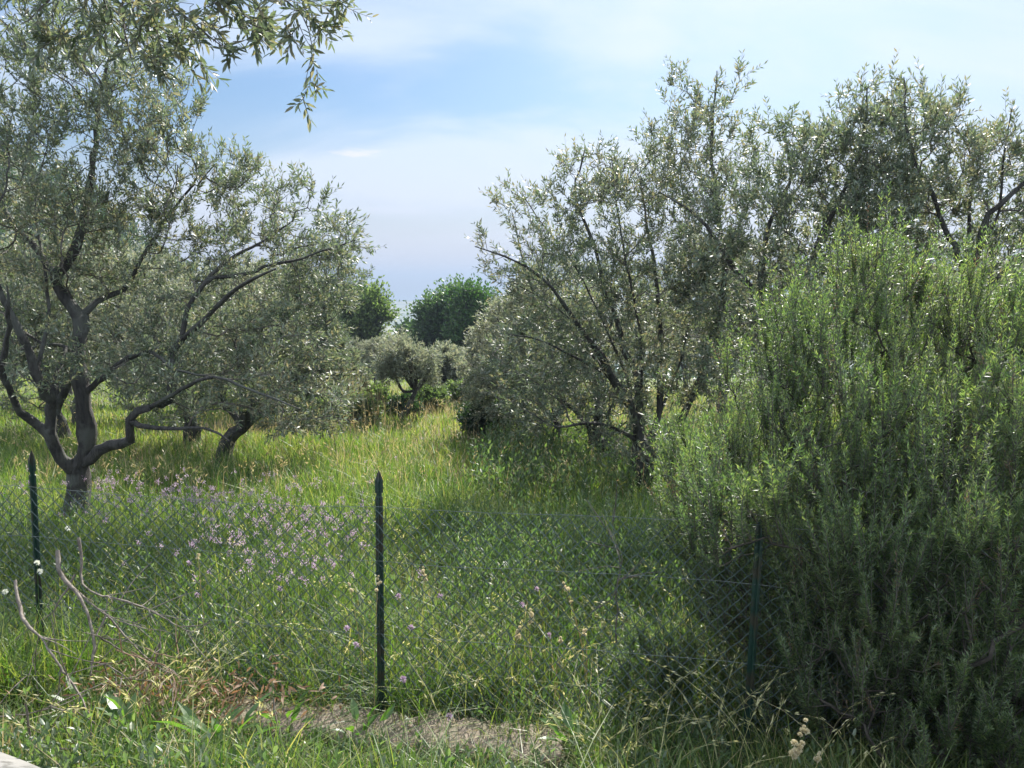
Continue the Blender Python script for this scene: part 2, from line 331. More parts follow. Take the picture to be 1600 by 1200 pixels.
def twig_leaves(tb, td, tl, m, rng, ll, lw, A=(.55, 1.1), fold=0., pairs=True, curve=.25, roll=1., stem=None):
    k = len(tb); td = nrm(td); u = nrm(np.cross(td, np.array([.3, .2, .93]) + rng.normal(0, .01, 3))); v = np.cross(td, u)
    t = (np.arange(m) // (2 if pairs else 1) + .6) / (m / (2 if pairs else 1)); t = np.clip(t[None] + rng.normal(0, .02, (k, m)), .02, 1)
    ph0 = rng.uniform(0, 6.28, (k, 1))
    ph = ph0 + (np.arange(m) % 2) * np.pi + (np.arange(m) // 2) * 1.4 if pairs else ph0 + np.arange(m)[None] * 2.4
    bendv = nrm(rng.normal(0, 1, (k, 3)) + np.array([0, 0, .8]))
    p = tb[:, None] + td[:, None] * (tl[:, None] * t)[..., None] + bendv[:, None] * (curve * tl[:, None] * t ** 2)[..., None]
    ax = nrm(td[:, None] + bendv[:, None] * (2 * curve * t)[..., None])
    a = rng.uniform(*A, (k, m)) * (1 - .45 * t)
    d = ax * np.cos(a)[..., None] + (u[:, None] * np.cos(ph)[..., None] + v[:, None] * np.sin(ph)[..., None]) * np.sin(a)[..., None] + rng.normal(0, .12, (k, m, 3))
    d = nrm(d).reshape(-1, 3); n = k * m
    l = rng.uniform(ll * .7, ll * 1.25, n) * (1 - .25 * np.abs(t.ravel() - .5)); wd = l * lw / ll * rng.uniform(.85, 1.15, n)
    parts = [(*leaf_cards(p.reshape(-1, 3), d, l, wd, rng, roll, fold), 0)]
    if stem:
        m2 = 4; tt = np.linspace(0, 1, m2); q = tb[:, None] + td[:, None] * (tl[:, None] * tt)[..., None] + bendv[:, None] * (curve * tl[:, None] * tt ** 2)[..., None]
        P = q.reshape(-1, 3); rr = np.tile(np.linspace(stem, stem * .4, m2), k); ch = np.arange(k * m2).reshape(k, m2)
        parts.append((*tubes(P, rr, list(ch), 3, first_r=False), 1))
    return parts
def in_ell(E, n, rng, shell=.5):
    """E: list of (c(3), r(3)); points filling each ellipsoid, biased outward; density by volume^(2/3)"""
    vol = np.array([np.prod(r) for c, r in E]) ** (.75); cnt = np.maximum(1, (n * vol / vol.sum()).astype(int)); out = []
    for (c, r), k in zip(E, cnt):
        d = nrm(rng.normal(0, 1, (k, 3))); q = rng.uniform(0, 1, k) ** (1 / 3 * shell); out.append(c + d * q[:, None] * r * rng.uniform(.85, 1.12, (k, 1)))
    return np.concatenate(out)
def pell(E):
    """pixel ellipsoids (px,py,rx,ry,D,rd) -> world"""
    out = []
    for px, py, rx, ry, D, rd in E:
        c = W(px, py, D); out.append((c, np.array([rx / FPX * D, rd, ry / FPX * D])))
    return out
def tree(name, base, limbs, ells, label, cat='tree', group=None, nt=900, twigs=3500, m=12, ll=.06, lw=.015, tl=(.12, .3), leafm=None, bf=.25, seg=.14,
         seed=1, upb=.35, tip=.003, bark=None, thick=.013, twigm=None, shell=.55, clear=None, fold=0, root=None, A=(.7, 1.35), curve=.35, sparse_in=0, pruned=0, flare=True, pairs=True, roll=1.):
    rng = np.random.default_rng(seed); s = Skel()
    for i, (pts, r0, r1) in enumerate(limbs): s.limb(pts, r0, r1, rng=rng, wob=.03 if r0 > .03 else .012, step=max(.09, seg * .8))
    T = in_ell(ells, nt, rng, shell)
    T = T[T[:, 2] > gz(T[:, 0], T[:, 1]) + (clear or .4)]
    s.grow(T, bf, seg, rng); s.radii(tip)
    n = s.n; P = s.p[:n]; r = s.r
    if flare:
        h = P[:, 2] - P[0, 2]; r[:] = r * (1 + .5 * np.exp(-np.maximum(h, 0) / .18) * (s.fr[:n] > 0) * (h < .6))
    ch = s.chains(); big = [c for c in ch if r[c[1]] > thick * 2.2]; mid = [c for c in ch if thick < r[c[1]] <= thick * 2.2]; thin = [c for c in ch if r[c[1]] <= thick]
    par = root or empty(name, tuple(base), label, cat, group)
    parts = []
    if big: parts.append((*tubes(P, r, big, 12, .13, rng), 0))
    if mid: parts.append((*tubes(P, r, mid, 6, .04, rng), 0))
    if parts:
        v, f, mi = merge(parts); mk('trunk', v, f, [bark or M_BARK], par, mi, True)
    # twigs
    cand = np.where((r < thick * .75) & (s.lv[:n] == 1))[0]; tips = cand[s.nch[cand] == 0]
    wgt = np.where(s.nch[cand] == 0, 3.0, 1.0); pick = rng.choice(cand, twigs, p=wgt / wgt.sum())
    tb = P[pick] + rng.normal(0, .02, (twigs, 3)); cen = np.mean([c for c, _ in ells], axis=0)
    td = s.d[pick] * .8 + np.array([0, 0, upb]) + nrm(P[pick] - cen) * .35 + rng.normal(0, .45, (twigs, 3))
    lens = rng.uniform(*tl, twigs)
    parts = twig_leaves(tb, td, lens, m, rng, ll, lw, A=A, stem=.0022 if ll < .09 else .006, fold=fold, curve=curve, pairs=pairs, roll=roll)
    if thin: parts.append((*tubes(P, r, thin, 3, 0, rng), 1))
    v, f, mi = merge(parts); mk('crown', v, f, [leafm or M_OLIVE, twigm or M_TWIG], par, mi)
    return par
def pl(pts, D, dd=None):
    """pixel polyline -> world; D scalar or per-point depth"""
    return [W(x, y, (D[i] if hasattr(D, '__len__') else D)) for i, (x, y) in enumerate(pts)]
def z2(x, y): return (x / 2.6667, 400 + y / 2.6667)      # coordinates read off an enlarged crop
def z6(x, y): return (1000 + x / 2.6667, y / 2.6667)

def pdn(E): return pell([(a, b + (38 if b < 260 else 20 if b < 350 else 0), rx * .95, ry * .92, D, rd) for a, b, rx, ry, D, rd in E])
def ragged(E, rng, k=10, f=.82):
    out = [(a, c, rx * f, ry * f, o, rd * f) for a, c, rx, ry, o, rd in E]
    for _ in range(k):
        a, c, rx, ry, o, rd = E[rng.integers(len(E))]; t = rng.uniform(0, 6.28); q = rng.uniform(.16, .34)
        out.append((a + math.cos(t) * rx * .95, c - abs(math.sin(t)) * ry * .95 if rng.uniform() < .75 else c + abs(math.sin(t)) * ry * .8, rx * q, ry * q * 1.2, o + rng.normal(0, .3), rd * q * 1.4))
    return out
# ------------------------------------------------------------------ near left olive
b1 = hit(122, 836); D1 = b1[1]; b1w = b1 - np.array([0, 0, .12])
def L2(pts, off): 
    return [W(*z2(x, y), D1 + o) for (x, y), o in zip(pts, off)]
limbs = [([b1w, W(*z2(322, 1040), D1), W(*z2(330, 930), D1), W(*z2(345, 860), D1)], .135, .09),
  (L2([(345, 880), (362, 700), (350, 580), (322, 450), (332, 330), (325, 255), (245, 150), (232, 80), (300, 0), (340, -130), (385, -300), (395, -520), (440, -800)], [0, 0, 0, .05, .1, .15, .2, .25, .3, .4, .5, .5, .5]), .085, .012),
  (L2([(335, 905), (260, 840), (215, 745), (205, 620), (150, 480), (90, 330), (0, 130), (-60, -50)], [0, -.1, -.2, -.3, -.4, -.5, -.6, -.7]), .065, .014),
  (L2([(215, 745), (120, 680), (60, 620), (25, 500), (40, 300), (20, 120)], [-.2, -.3, -.45, -.6, -.8, -1.0]), .045, .01),
  (L2([(355, 890), (400, 810), (450, 780), (530, 750), (540, 680), (620, 630), (700, 600), (730, 440), (735, 370), (830, 120), (1050, 60), (1300, 0), (1480, -70)], [0, -.1, -.2, -.3, -.35, -.4, -.3, -.2, -.1, 0, .1, .2, .2]), .05, .006),
  (L2([(362, 560), (440, 500), (520, 430), (640, 400), (720, 470), (860, 500)], [0, -.15, -.3, -.4, -.5, -.6]), .034, .008),
  (L2([(330, 260), (400, 200), (500, 140), (600, 20), (700, -160), (820, -330)], [.15, .3, .5, .6, .7, .8]), .034, .008),
  (L2([(620, 630), (760, 560), (900, 510), (1060, 560), (1250, 640)], [-.4, -.6, -.8, -.9, -1.0]), .022, .006),
  (L2([(540, 700), (700, 720), (860, 720), (960, 770)], [-.35, -.5, -.7, -.8]), .028, .008),
  (L2([(205, 620), (240, 500), (270, 380), (150, 380), (0, 400)], [-.3, 0, .3, .5, .7]), .03, .01),
  (L2([(150, 480), (200, 300), (190, 100), (150, -200), (200, -500)], [-.4, -.2, 0, .3, .5]), .022, .004),
  (L2([(735, 370), (860, 250), (1000, 130), (1150, 60)], [-.1, -.3, -.5, -.6]), .03, .01),
  (L2([(830, 120), (960, 10), (1080, -60), (1200, -130)], [0, .2, .4, .5]), .022, .008),
  (L2([(232, 80), (100, -80), (0, -250), (-50, -500)], [.25, .5, .8, 1.0]), .035, .01)]
EL = pell([(a_, b_, c_, d_, e_ + (.55 if b_ > 300 else .25), f_ * .8) for a_, b_, c_, d_, e_, f_ in [(20, 120, 120, 120, D1, 1.2), (140, 80, 110, 110, D1 + .3, 1.1), (225, 160, 85, 90, D1 + .2, .8), (250, 250, 75, 65, D1, .8), (110, 260, 130, 110, D1, 1.2), (40, 400, 110, 120, D1 - .3, 1.1),
  (190, 370, 110, 90, D1, 1.1), (310, 340, 70, 60, D1 + .1, .8), (390, 320, 55, 50, D1 + .2, .6), (470, 365, 70, 45, D1, .7), (530, 380, 45, 35, D1 + .1, .4), (400, 420, 90, 60, D1 - .1, .9), (500, 440, 55, 50, D1 - .1, .6),
  (330, 500, 100, 80, D1 - .4, .9), (430, 560, 90, 80, D1 - .6, .8), (330, 610, 90, 50, D1 - .6, .7), (470, 640, 70, 45, D1 - .8, .5), (220, 560, 70, 60, D1 - .8, .6), (60, 560, 80, 50, D1 - .8, .7), (-90, 250, 110, 200, D1, 1.3), (-60, 480, 90, 100, D1, 1.0)]]) + pell([(520, 375, 50, 32, D1 + .15, .4), (450, 310, 50, 32, D1 + .2, .4), (360, 270, 40, 30, D1 + .2, .4)])
tree('olive_tree', b1w, limbs, EL, 'large gnarled olive tree with several dark twisted trunks from one base, nearest on the left', seed=11, nt=1700, twigs=5600, m=14, ll=.062, lw=.017, tl=(.09, .24), bf=.2, seg=.13)

# ------------------------------------------------------------------ near right olives
bA = hit(1008, 775); DA = bA[1]
tree('olive_tree', bA, [(pl([(1008, 778), (1006, 740), (1000, 690)], DA), .13, .10),
  (pl([(1000, 700), (985, 640), (960, 590), (900, 500), (850, 440), (790, 400), (745, 385)], [DA, DA - .1, DA - .2, DA - .4, DA - .6, DA - .7, DA - .8]), .05, .007),
  (pl([(1003, 700), (1000, 620), (985, 560), (950, 470), (925, 380), (900, 300), (915, 230)], [DA, DA, DA, DA + .1, DA + .2, DA + .2, DA + .2]), .05, .008),
  (pl([(1003, 720), (1030, 650), (1035, 560), (1030, 460), (1010, 350), (1000, 280)], [DA, DA + .2, DA + .4, DA + .5, DA + .6, DA + .6]), .05, .01),
  (pl([(1006, 740), (1060, 660), (1100, 560), (1130, 450), (1120, 330), (1110, 200), (1120, 110)], [DA, DA - .2, DA - .4, DA - .5, DA - .5, DA - .5, DA - .5]), .055, .008),
  (pl([(998, 660), (960, 540), (900, 420), (840, 340), (815, 300)], [DA, DA + .2, DA + .3, DA + .3, DA + .3]), .022, .005),
  (pl([(1002, 640), (1000, 520), (975, 400), (960, 300), (955, 250)], [DA, DA - .3, DA - .4, DA - .4, DA - .4]), .022, .005),
  (pl([(1030, 650), (1070, 540), (1080, 420), (1065, 280), (1065, 190)], [DA + .2, DA + .3, DA + .3, DA + .3, DA + .3]), .022, .005),
  (pl([(980, 640), (910, 520), (850, 470), (800, 440)], [DA, DA - .3, DA - .4, DA - .5]), .018, .005),
  (pl([(960, 590), (900, 560), (840, 530), (790, 520)], [DA - .2, DA - .5, DA - .7, DA - .9]), .022, .007),
  (pl([(1000, 690), (930, 660), (870, 668), (820, 640)], [DA, DA - .3, DA - .5, DA - .6]), .03, .007),
  (pl([(985, 640), (930, 560), (880, 500), (830, 450), (800, 330)], [DA, DA + .3, DA + .5, DA + .6, DA + .7]), .025, .007)],
  pdn([(800, 300, 30, 25, DA, .3), (860, 330, 65, 60, DA, .6), (920, 240, 50, 50, DA + .1, .5), (765, 395, 30, 25, DA - .7, .25), (830, 420, 70, 50, DA - .4, .6), (960, 330, 80, 80, DA, .9), (900, 450, 100, 70, DA, 1.0), (1010, 260, 60, 60, DA + .2, .7),
    (1080, 180, 65, 60, DA - .4, .6), (1120, 110, 40, 45, DA - .5, .35), (1060, 110, 25, 30, DA - .4, .25), (1100, 270, 80, 80, DA - .3, .8), (1040, 430, 110, 90, DA, 1.2), (850, 550, 90, 60, DA - .3, .8), (950, 580, 90, 70, DA - .3, .9), (1080, 560, 80, 80, DA - .3, .9), (870, 640, 70, 40, DA - .4, .5), (980, 680, 60, 40, DA - .6, .5)]),
  'tall olive tree with fanned upright branches leaning left over the meadow, beside the rosemary bush', seed=21, nt=1200, twigs=3100, m=14, ll=.072, lw=.020, tl=(.1, .26), bf=.22, seg=.15, tip=.0032)
DB = DA - 1.6
bB = np.array([*W(1260, 700, DB)[:2], 0]); bB[2] = gz(bB[0], bB[1])
tree('olive_tree', bB, [([bB, W(1245, 620, DB), W(1215, 540, DB), W(1195, 495, DB)], .10, .075),
  (pl([(1195, 495), (1150, 420), (1080, 330), (1030, 300)], [DB, DB, DB, DB]), .035, .008),
  (pl([(1195, 495), (1190, 400), (1215, 320), (1240, 270), (1220, 190)], [DB, DB + .1, DB + .2, DB + .2, DB + .2]), .04, .007),
  (pl([(1210, 530), (1260, 420), (1300, 330), (1340, 240), (1350, 140)], [DB, DB - .1, DB - .2, DB - .2, DB - .2]), .04, .007),
  (pl([(1245, 620), (1320, 500), (1400, 400), (1440, 300)], [DB, DB + .3, DB + .5, DB + .5]), .04, .009)],
  pdn([(1160, 330, 80, 80, DB, .8), (1220, 230, 55, 60, DB, .6), (1205, 175, 28, 25, DB, .3), (1300, 220, 75, 60, DB, .7), (1290, 340, 100, 80, DB, 1.0), (1360, 130, 50, 40, DB - .1, .45), (1345, 200, 80, 60, DB, .6), (1150, 440, 90, 80, DB, 1.0), (1280, 450, 110, 80, DB, 1.0), (1400, 330, 90, 80, DB + .3, .8), (1170, 580, 80, 70, DB, .8)]),
  'olive tree with a forked dark trunk rising behind the middle of the rosemary bush', seed=22, nt=900, twigs=2700, m=14, ll=.070, lw=.019, tl=(.1, .26), bf=.22, seg=.14)
DC = DA - 2.2
bC = np.array([*W(1500, 700, DC)[:2], 0]); bC[2] = gz(bC[0], bC[1])
tree('olive_tree', bC, [([bC, W(1505, 600, DC), W(1512, 500, DC), W(1510, 420, DC)], .09, .055),
  (pl([(1510, 430), (1475, 350), (1440, 270), (1415, 200), (1410, 120)], [DC] * 5), .032, .006),
  (pl([(1510, 420), (1512, 330), (1520, 250), (1480, 180)], [DC, DC + .2, DC + .3, DC + .3]), .025, .006),
  (pl([(1512, 430), (1550, 340), (1600, 290), (1660, 230)], [DC, DC - .2, DC - .2, DC - .2]), .035, .009),
  (pl([(1512, 470), (1600, 400), (1700, 330)], [DC, DC + .3, DC + .5]), .03, .009),
  (pl([(1512, 430), (1560, 330), (1570, 230), (1580, 170)], [DC, DC, DC, DC]), .02, .006)],
  pdn([(1400, 180, 75, 65, DC, .6), (1460, 150, 35, 30, DC, .3), (1420, 110, 30, 28, DC, .25), (1480, 240, 60, 70, DC, .6), (1390, 290, 70, 60, DC, .6), (1550, 220, 45, 50, DC, .4), (1600, 190, 55, 55, DC, .5), (1680, 230, 80, 90, DC, .8), (1600, 330, 70, 50, DC, .6), (1680, 400, 90, 100, DC, .8), (1450, 400, 60, 40, DC + .2, .4), (1590, 420, 60, 50, DC + .2, .5)]),
  'sparse olive tree with a V shaped fork against the sky, at the far right', seed=23, nt=700, twigs=2000, m=14, ll=.066, lw=.018, tl=(.1, .24), bf=.22, seg=.13)
DD = DA + 2.5
bD = np.array([*W(1380, 700, DD)[:2], 0]); bD[2] = gz(bD[0], bD[1])
tree('olive_tree', bD, [([bD, W(1380, 600, DD), W(1390, 520, DD)], .14, .09), (pl([(1390, 520), (1330, 430), (1290, 330)], DD), .05, .01), (pl([(1390, 520), (1440, 420), (1460, 300)], DD), .05, .01), (pl([(1390, 540), (1500, 460), (1580, 400)], DD), .05, .01)],
  pell([(1320, 400, 110, 90, DD, 1.2), (1440, 380, 110, 100, DD, 1.2), (1560, 430, 100, 90, DD, 1.2), (1380, 500, 160, 80, DD, 1.2), (1640, 480, 100, 90, DD, 1.2), (1230, 520, 90, 80, DD, 1)]),
  'dense olive tree in the second row, filling the gap behind the right hand olives', seed=24, nt=600, twigs=1700, m=12, ll=.085, lw=.024, bf=.22, seg=.18)

# ------------------------------------------------------------------ second row and alley
def simple_olive(px, py, ells, label, seed, lean=0, tr=.09, nt=650, twigs=2600, leafm=None, ll=.085, lw=.024, extra=None, name='olive_tree', D=None, **kw):
    if D is None: b = hit(px, py)
    else: b = W(px, py, D); b[2] = gz(b[0], b[1])
    D = b[1]; rng = np.random.default_rng(seed + 500); ells = ragged(ells, rng) if D > 15 else ells; E = pell([(a, c, rx, ry, D + o, rd) for a, c, rx, ry, o, rd in ells])
    bottom = min(c[2] - r[2] for c, r in E); top = max(c[2] + r[2] for c, r in E)
    f = b + np.array([lean, 0, max(.35, (bottom - b[2]) * .9)])
    limbs = [([b - np.array([0, 0, .15]), (b + f) / 2 + rng.normal(0, .05, 3), f], tr, tr * .72)]
    for c, r in E:
        q = c + np.array([0, 0, r[2] * .3]); mid = (f * .55 + q * .45) + rng.normal(0, .15, 3) + np.array([0, 0, .1]); limbs.append(([f, mid, q], tr * .5, .012))
    return tree(name, b, limbs, E, label, seed=seed, nt=nt, twigs=twigs, m=12, ll=ll, lw=lw, bf=.22, seg=.2, tip=.0045, leafm=leafm, clear=kw.pop('clear', .5), **kw)
simple_olive(348, 732, [(370, 560, 90, 80, 0, .9), (450, 520, 80, 80, 0, .9), (470, 610, 80, 60, -.3, .8), (300, 590, 70, 60, 0, .8), (510, 450, 50, 60, 0, .7)], 'olive tree with a short leaning trunk, just right of the gnarled one', 31, lean=.35, tr=.12, nt=650, twigs=2400)
simple_olive(98, 700, [(60, 560, 110, 80, 0, 1.2), (150, 520, 90, 80, .3, 1.), (-40, 500, 100, 100, 0, 1.2), (110, 440, 110, 80, .2, 1.2)], 'olive tree with a knobbly trunk seen between the limbs of the gnarled one', 32, tr=.16, lean=-.1)
simple_olive(300, 705, [(270, 560, 100, 80, 0, 1.2), (350, 500, 90, 80, 0, 1.2), (220, 480, 90, 80, 0, 1.2)], 'upright olive tree shaded behind the left hand trunks', 33, tr=.15, leafm=M_OLIVE2)
simple_olive(930, 730, [(900, 560, 80, 80, 0, 1.), (960, 500, 80, 80, 0, 1.), (840, 620, 60, 50, -.3, .7), (960, 640, 60, 50, -.3, .7)], 'olive tree with a straight stout trunk under the fanned branches on the right', 34, tr=.13, nt=500, twigs=1500)
simple_olive(870, 705, [(850, 560, 70, 80, 0, 1.), (810, 600, 60, 60, 0, .8), (880, 480, 70, 70, 0, 1)], 'twin stemmed olive tree in the right row', 35, tr=.09, leafm=M_OLIVE2, twigs=1800)
simple_olive(818, 690, [(800, 560, 55, 70, 0, 1.), (770, 610, 45, 50, 0, .8), (830, 500, 60, 60, 0, 1)], 'greyish olive tree beside the dark round bush', 36, tr=.08, leafm=M_OLIVE2, twigs=2200)
simple_olive(742, 634, [(764, 560, 32, 36, 0, 1.1), (800, 530, 36, 50, 0, 1.2), (770, 590, 35, 30, 0, .8)], 'silvery olive tree with a thin slanting trunk behind the dark round bush', 37, tr=.09, lean=-.5, leafm=M_OLIVE2, ll=.11, lw=.035, twigs=2000)
simple_olive(612, 664, [(642, 568, 34, 26, 0, .8), (608, 572, 24, 26, 0, .6), (626, 545, 18, 14, 0, .4), (666, 588, 18, 16, 0, .5)], 'small grey olive tree with a curved leaning trunk at the end of the meadow', 38, tr=.08, lean=.6, leafm=M_OLIVE2, ll=.08, lw=.024, twigs=1200, tl=(.12, .28), shell=.8)
simple_olive(540, 655, [(505, 550, 42, 50, 0, 1.), (545, 585, 28, 34, 0, .8), (480, 575, 45, 50, 0, 1.), (500, 500, 26, 26, 0, .6)], 'olive tree left of the reeds at the end of the meadow', 39, tr=.1, leafm=M_OLIVE, ll=.10, lw=.03)
simple_olive(692, 622, [(698, 566, 16, 20, 0, .8), (712, 585, 16, 16, 0, .8), (685, 592, 16, 14, 0, .7)], 'tiny pale olive tree in the middle of the alley end', 40, tr=.09, leafm=M_OLIVE2, ll=.14, lw=.045, twigs=1400)
simple_olive(745, 612, [(735, 582, 22, 22, 0, 1.), (752, 568, 22, 22, 0, 1.)], 'pale olive tree at the alley end, right of the tiny one', 41, tr=.09, leafm=M_OLIVE2, ll=.14, lw=.045, twigs=1400)
# grove rows further back: copies of three prototypes
def copy_tree(o, loc, rz, sc, label, group):
    c = o.copy(); C.objects.link(c); c.location = loc; c.rotation_euler = (0, 0, rz); c.scale = (sc,) * 3; c['label'] = label; c['group'] = group
    for k in o.children:
        d = k.copy(); C.objects.link(d); d.parent = c
    return c
def proto(seed, x, y, leafm, label):
    rng = np.random.default_rng(seed); b = np.array([x, y, gz(x, y)]); E = []
    for k in range(6):
        a = k * 1.05 + rng.uniform(0, .6); rad = rng.uniform(.6, 1.4) if k else 0
        E.append((b + np.array([math.cos(a) * rad, math.sin(a) * rad, rng.uniform(2.2, 3.6)]), np.array([1.1, 1.1, .9]) * rng.uniform(.8, 1.2)))
    f = b + np.array([.15, .1, 1.1]); limbs = [([b - np.array([0, 0, .3]), b + np.array([0, .05, .5]), f], .15, .11)]
    for c, r in E: limbs.append(([f, (f + c) / 2 + rng.normal(0, .15, 3), c], .06, .015))
    return tree('olive_tree', b, limbs, E, label, group='olive trees of the grove further back', seed=seed, nt=600, twigs=2200, m=12, ll=.11, lw=.036, bf=.2, seg=.22, tip=.005, leafm=leafm, clear=.9)
GRP = 'olive trees of the grove further back'
pr = [proto(51, -9.5, 17, M_OLIVE, 'round olive tree behind the knobbly trunk, far left'), proto(52, 5.4, 20, M_OLIVE2, 'pale round olive tree behind the fanned branches'), proto(53, -6.2, 21, M_OLIVE2, 'pale olive tree deep in the left grove')]
spots = [(-14, 20, 'olive tree at the left edge of the grove'), (-11.5, 25, 'olive tree in the third row on the left'), (-8, 27, 'olive tree in the third row beside the upright one'), (-7.2, 24, 'olive tree just left of the reeds, further back'), (-17, 30, 'olive tree at the foot of the wooded hill'),
  (8.5, 17, 'olive tree right behind the forked one'), (7.5, 24, 'olive tree in the third row on the right'), (4.2, 26, 'olive tree right of the alley, third row'), (12, 20, 'olive tree at the right edge, second row'), (11, 27, 'olive tree in the far right of the grove'), (14.5, 14.5, 'olive tree at the right edge beyond the V shaped fork'),
  (-5.8, 33, 'olive tree left of the alley end'), (3.4, 33, 'olive tree right of the alley end'), (16, 30, 'olive tree at the right edge, third row'), (13, 39, 'far olive tree at the right edge'), (21, 37, 'furthest olive tree on the right'), (18.5, 24, 'olive tree at the right edge behind the rosemary'), (9.5, 46, 'furthest olive tree behind the rosemary'), (16, 50, 'last olive tree of the right grove'), (-17, 40, 'far olive tree below the wooded hill'), (-23, 36, 'olive tree at the left edge below the hill'), (-11, 36, 'far olive tree low on the left'), (8, 36, 'far olive tree low on the right'), (-2.3, 38, 'far olive tree left of the dark leafy trees'), (0.6, 39, 'far olive tree under the dark leafy trees')]
rs = random.Random(3)
for i, (x, y, lab) in enumerate(spots): copy_tree(pr[i % 3], (x, y, float(gz(x, y)) - .05), rs.uniform(0, 6.28), rs.uniform(.75, 1.0) * (.52 if y > 37 else .62 if 32 < y < 34 else 1), lab, GRP)

# ------------------------------------------------------------------ far broadleaf trees
def far_tree(px, D, ells, label, seed, leafm=M_BROAD, twigs=3600, ll=.22, lw=.15, tr=.2):
    ells = ragged(ells, np.random.default_rng(seed + 9), 22, .8); b = W(px, 500, D); b[2] = gz(b[0], b[1]); E = pell([(a, c + 22, rx * .84, ry * .88, D + o, rd) for a, c, rx, ry, o, rd in ells]); rng = np.random.default_rng(seed)
    f = b + (E[0][0] - b) * .45; limbs = [([b, (b + f) / 2, f], tr, tr * .7)] + [([f, (f + c) / 2 + rng.normal(0, .3, 3), c], tr * .45, .04) for c, r in E]
    return tree('broadleaf_tree', b, limbs, E, label, 'tree', 'leafy trees beyond the meadow', seed=seed, nt=500, twigs=twigs, m=8, ll=ll, lw=lw, tl=(.5, 1.5), bf=.2, seg=.5, tip=.012, leafm=leafm, thick=.04, clear=1, roll=2., shell=1.3, A=(.3, 1.2))
far_tree(578, 50, [(564, 488, 32, 32, 0, 1.4), (580, 474, 20, 22, 0, 1), (560, 520, 30, 30, 0, 1.2), (560, 470, 18, 20, 0, 1)], 'mid green rounded broadleaf tree left of the sea gap', 61, leafm=M_LIGHT)
far_tree(690, 52, [(684, 490, 24, 32, 0, 1.2), (712, 474, 22, 26, 0, 1.2), (702, 522, 38, 38, 0, 1.5), (674, 468, 14, 14, 0, .7)], 'dark green broadleaf tree right of the sea gap', 62, leafm=M_MID, twigs=3400)
far_tree(742, 50, [(742, 480, 20, 30, 0, 1.2), (738, 450, 12, 13, 0, .6), (752, 520, 30, 35, 0, 1.4)], 'slender broadleaf tree with a pointed top beside the dark one', 63)
far_tree(640, 78, [(650, 512, 14, 12, 0, 1.5), (660, 520, 18, 16, 0, 1.5), (636, 526, 14, 10, 0, 1.5)], 'low dark tree behind, at the bottom of the sea gap', 64, leafm=M_DARK, ll=.45, lw=.3)
far_tree(800, 54, [(800, 490, 40, 35, 0, 1.6), (830, 520, 40, 40, 0, 1.6)], 'broadleaf tree hidden behind the right hand olives', 65)
far_tree(510, 52, [(505, 500, 40, 35, 0, 1.6), (470, 520, 40, 40, 0, 1.6)], 'broadleaf tree hidden behind the left hand olives', 66)

# ------------------------------------------------------------------ wooded hill on the left
rng = np.random.default_rng(5)
def hillz(x, y):
    h = 45 * np.exp(-(((x + 100) / 48) ** 2 + ((y - 125) / 60) ** 2)); return gz(x, y) * 1 + h + 1.2 * vn(x, y, 9, 7) * np.clip(h / 6, 0, 1)
V, F = grid(np.linspace(-220, 0, 70), np.linspace(35, 260, 60), lambda x, y: hillz(x, y) - .9)
tag(mk('hill', V, F, solid_mat('hill_soil', (.03, .045, .02), (.06, .07, .03), .3, bump=0), smooth=True), 'wooded hill rising behind the left hand trees', kind='structure')
k = 900; hx = rng.uniform(-190, -8, k * 3); hy = rng.uniform(50, 140, k * 3); keep = (hillz(hx, hy) - gz(hx, hy) > .6); hx = hx[keep][:k]; hy = hy[keep][:k]; hz = hillz(hx, hy)
cr = rng.uniform(1.6, 3.2, len(hx)); per = 130; d = nrm(rng.normal(0, 1, (len(hx), per, 3))); d[..., 2] = np.abs(d[..., 2]) - .2
pts = np.stack([hx, hy, hz], 1)[:, None] + d * cr[:, None, None] * rng.uniform(.7, 1.1, (len(hx), per, 1)) * np.array([1, 1, 1.1])
dd = nrm(rng.normal(0, 1, (len(hx) * per, 3)) + d.reshape(-1, 3)); n = len(dd)
v, f = leaf_cards(pts.reshape(-1, 3), dd, rng.uniform(.5, .95, n), rng.uniform(.35, .6, n), rng, 2.)
tag(mk('hill_woodland', v, f, leaf_mat('wood_leaf', [(.018, .036, .02), (.03, .058, .028), (.045, .075, .035)], trans=.25)), 'continuous evergreen woodland covering the left hill', 'woodland', kind='stuff')

rng = np.random.default_rng(6); vx = rng.uniform(-260, 420, 2600); vy = rng.uniform(85, 620, 2600); kp = ~((vx / vy > -.17) & (vx / vy < -.11) & (vy < 400)); vx, vy = vx[kp], vy[kp]; vz = gz(vx, vy)
cr = rng.uniform(2.2, 4.2, len(vx)); per = 60; d = nrm(rng.normal(0, 1, (len(vx), per, 3))); d[..., 2] = np.abs(d[..., 2])
pts = np.stack([vx, vy, vz - .5], 1)[:, None] + d * cr[:, None, None] * rng.uniform(.7, 1.1, (len(vx), per, 1)); n = len(vx) * per
v, f = leaf_cards(pts.reshape(-1, 3), nrm(rng.normal(0, 1, (n, 3)) + d.reshape(-1, 3)), rng.uniform(1., 1.9, n), rng.uniform(.7, 1.2, n), rng, 2.)
tag(mk('valley_woodland', v, f, bpy.data.materials['wood_leaf']), 'far off woodland covering the slope down to the coast', 'woodland', kind='stuff')

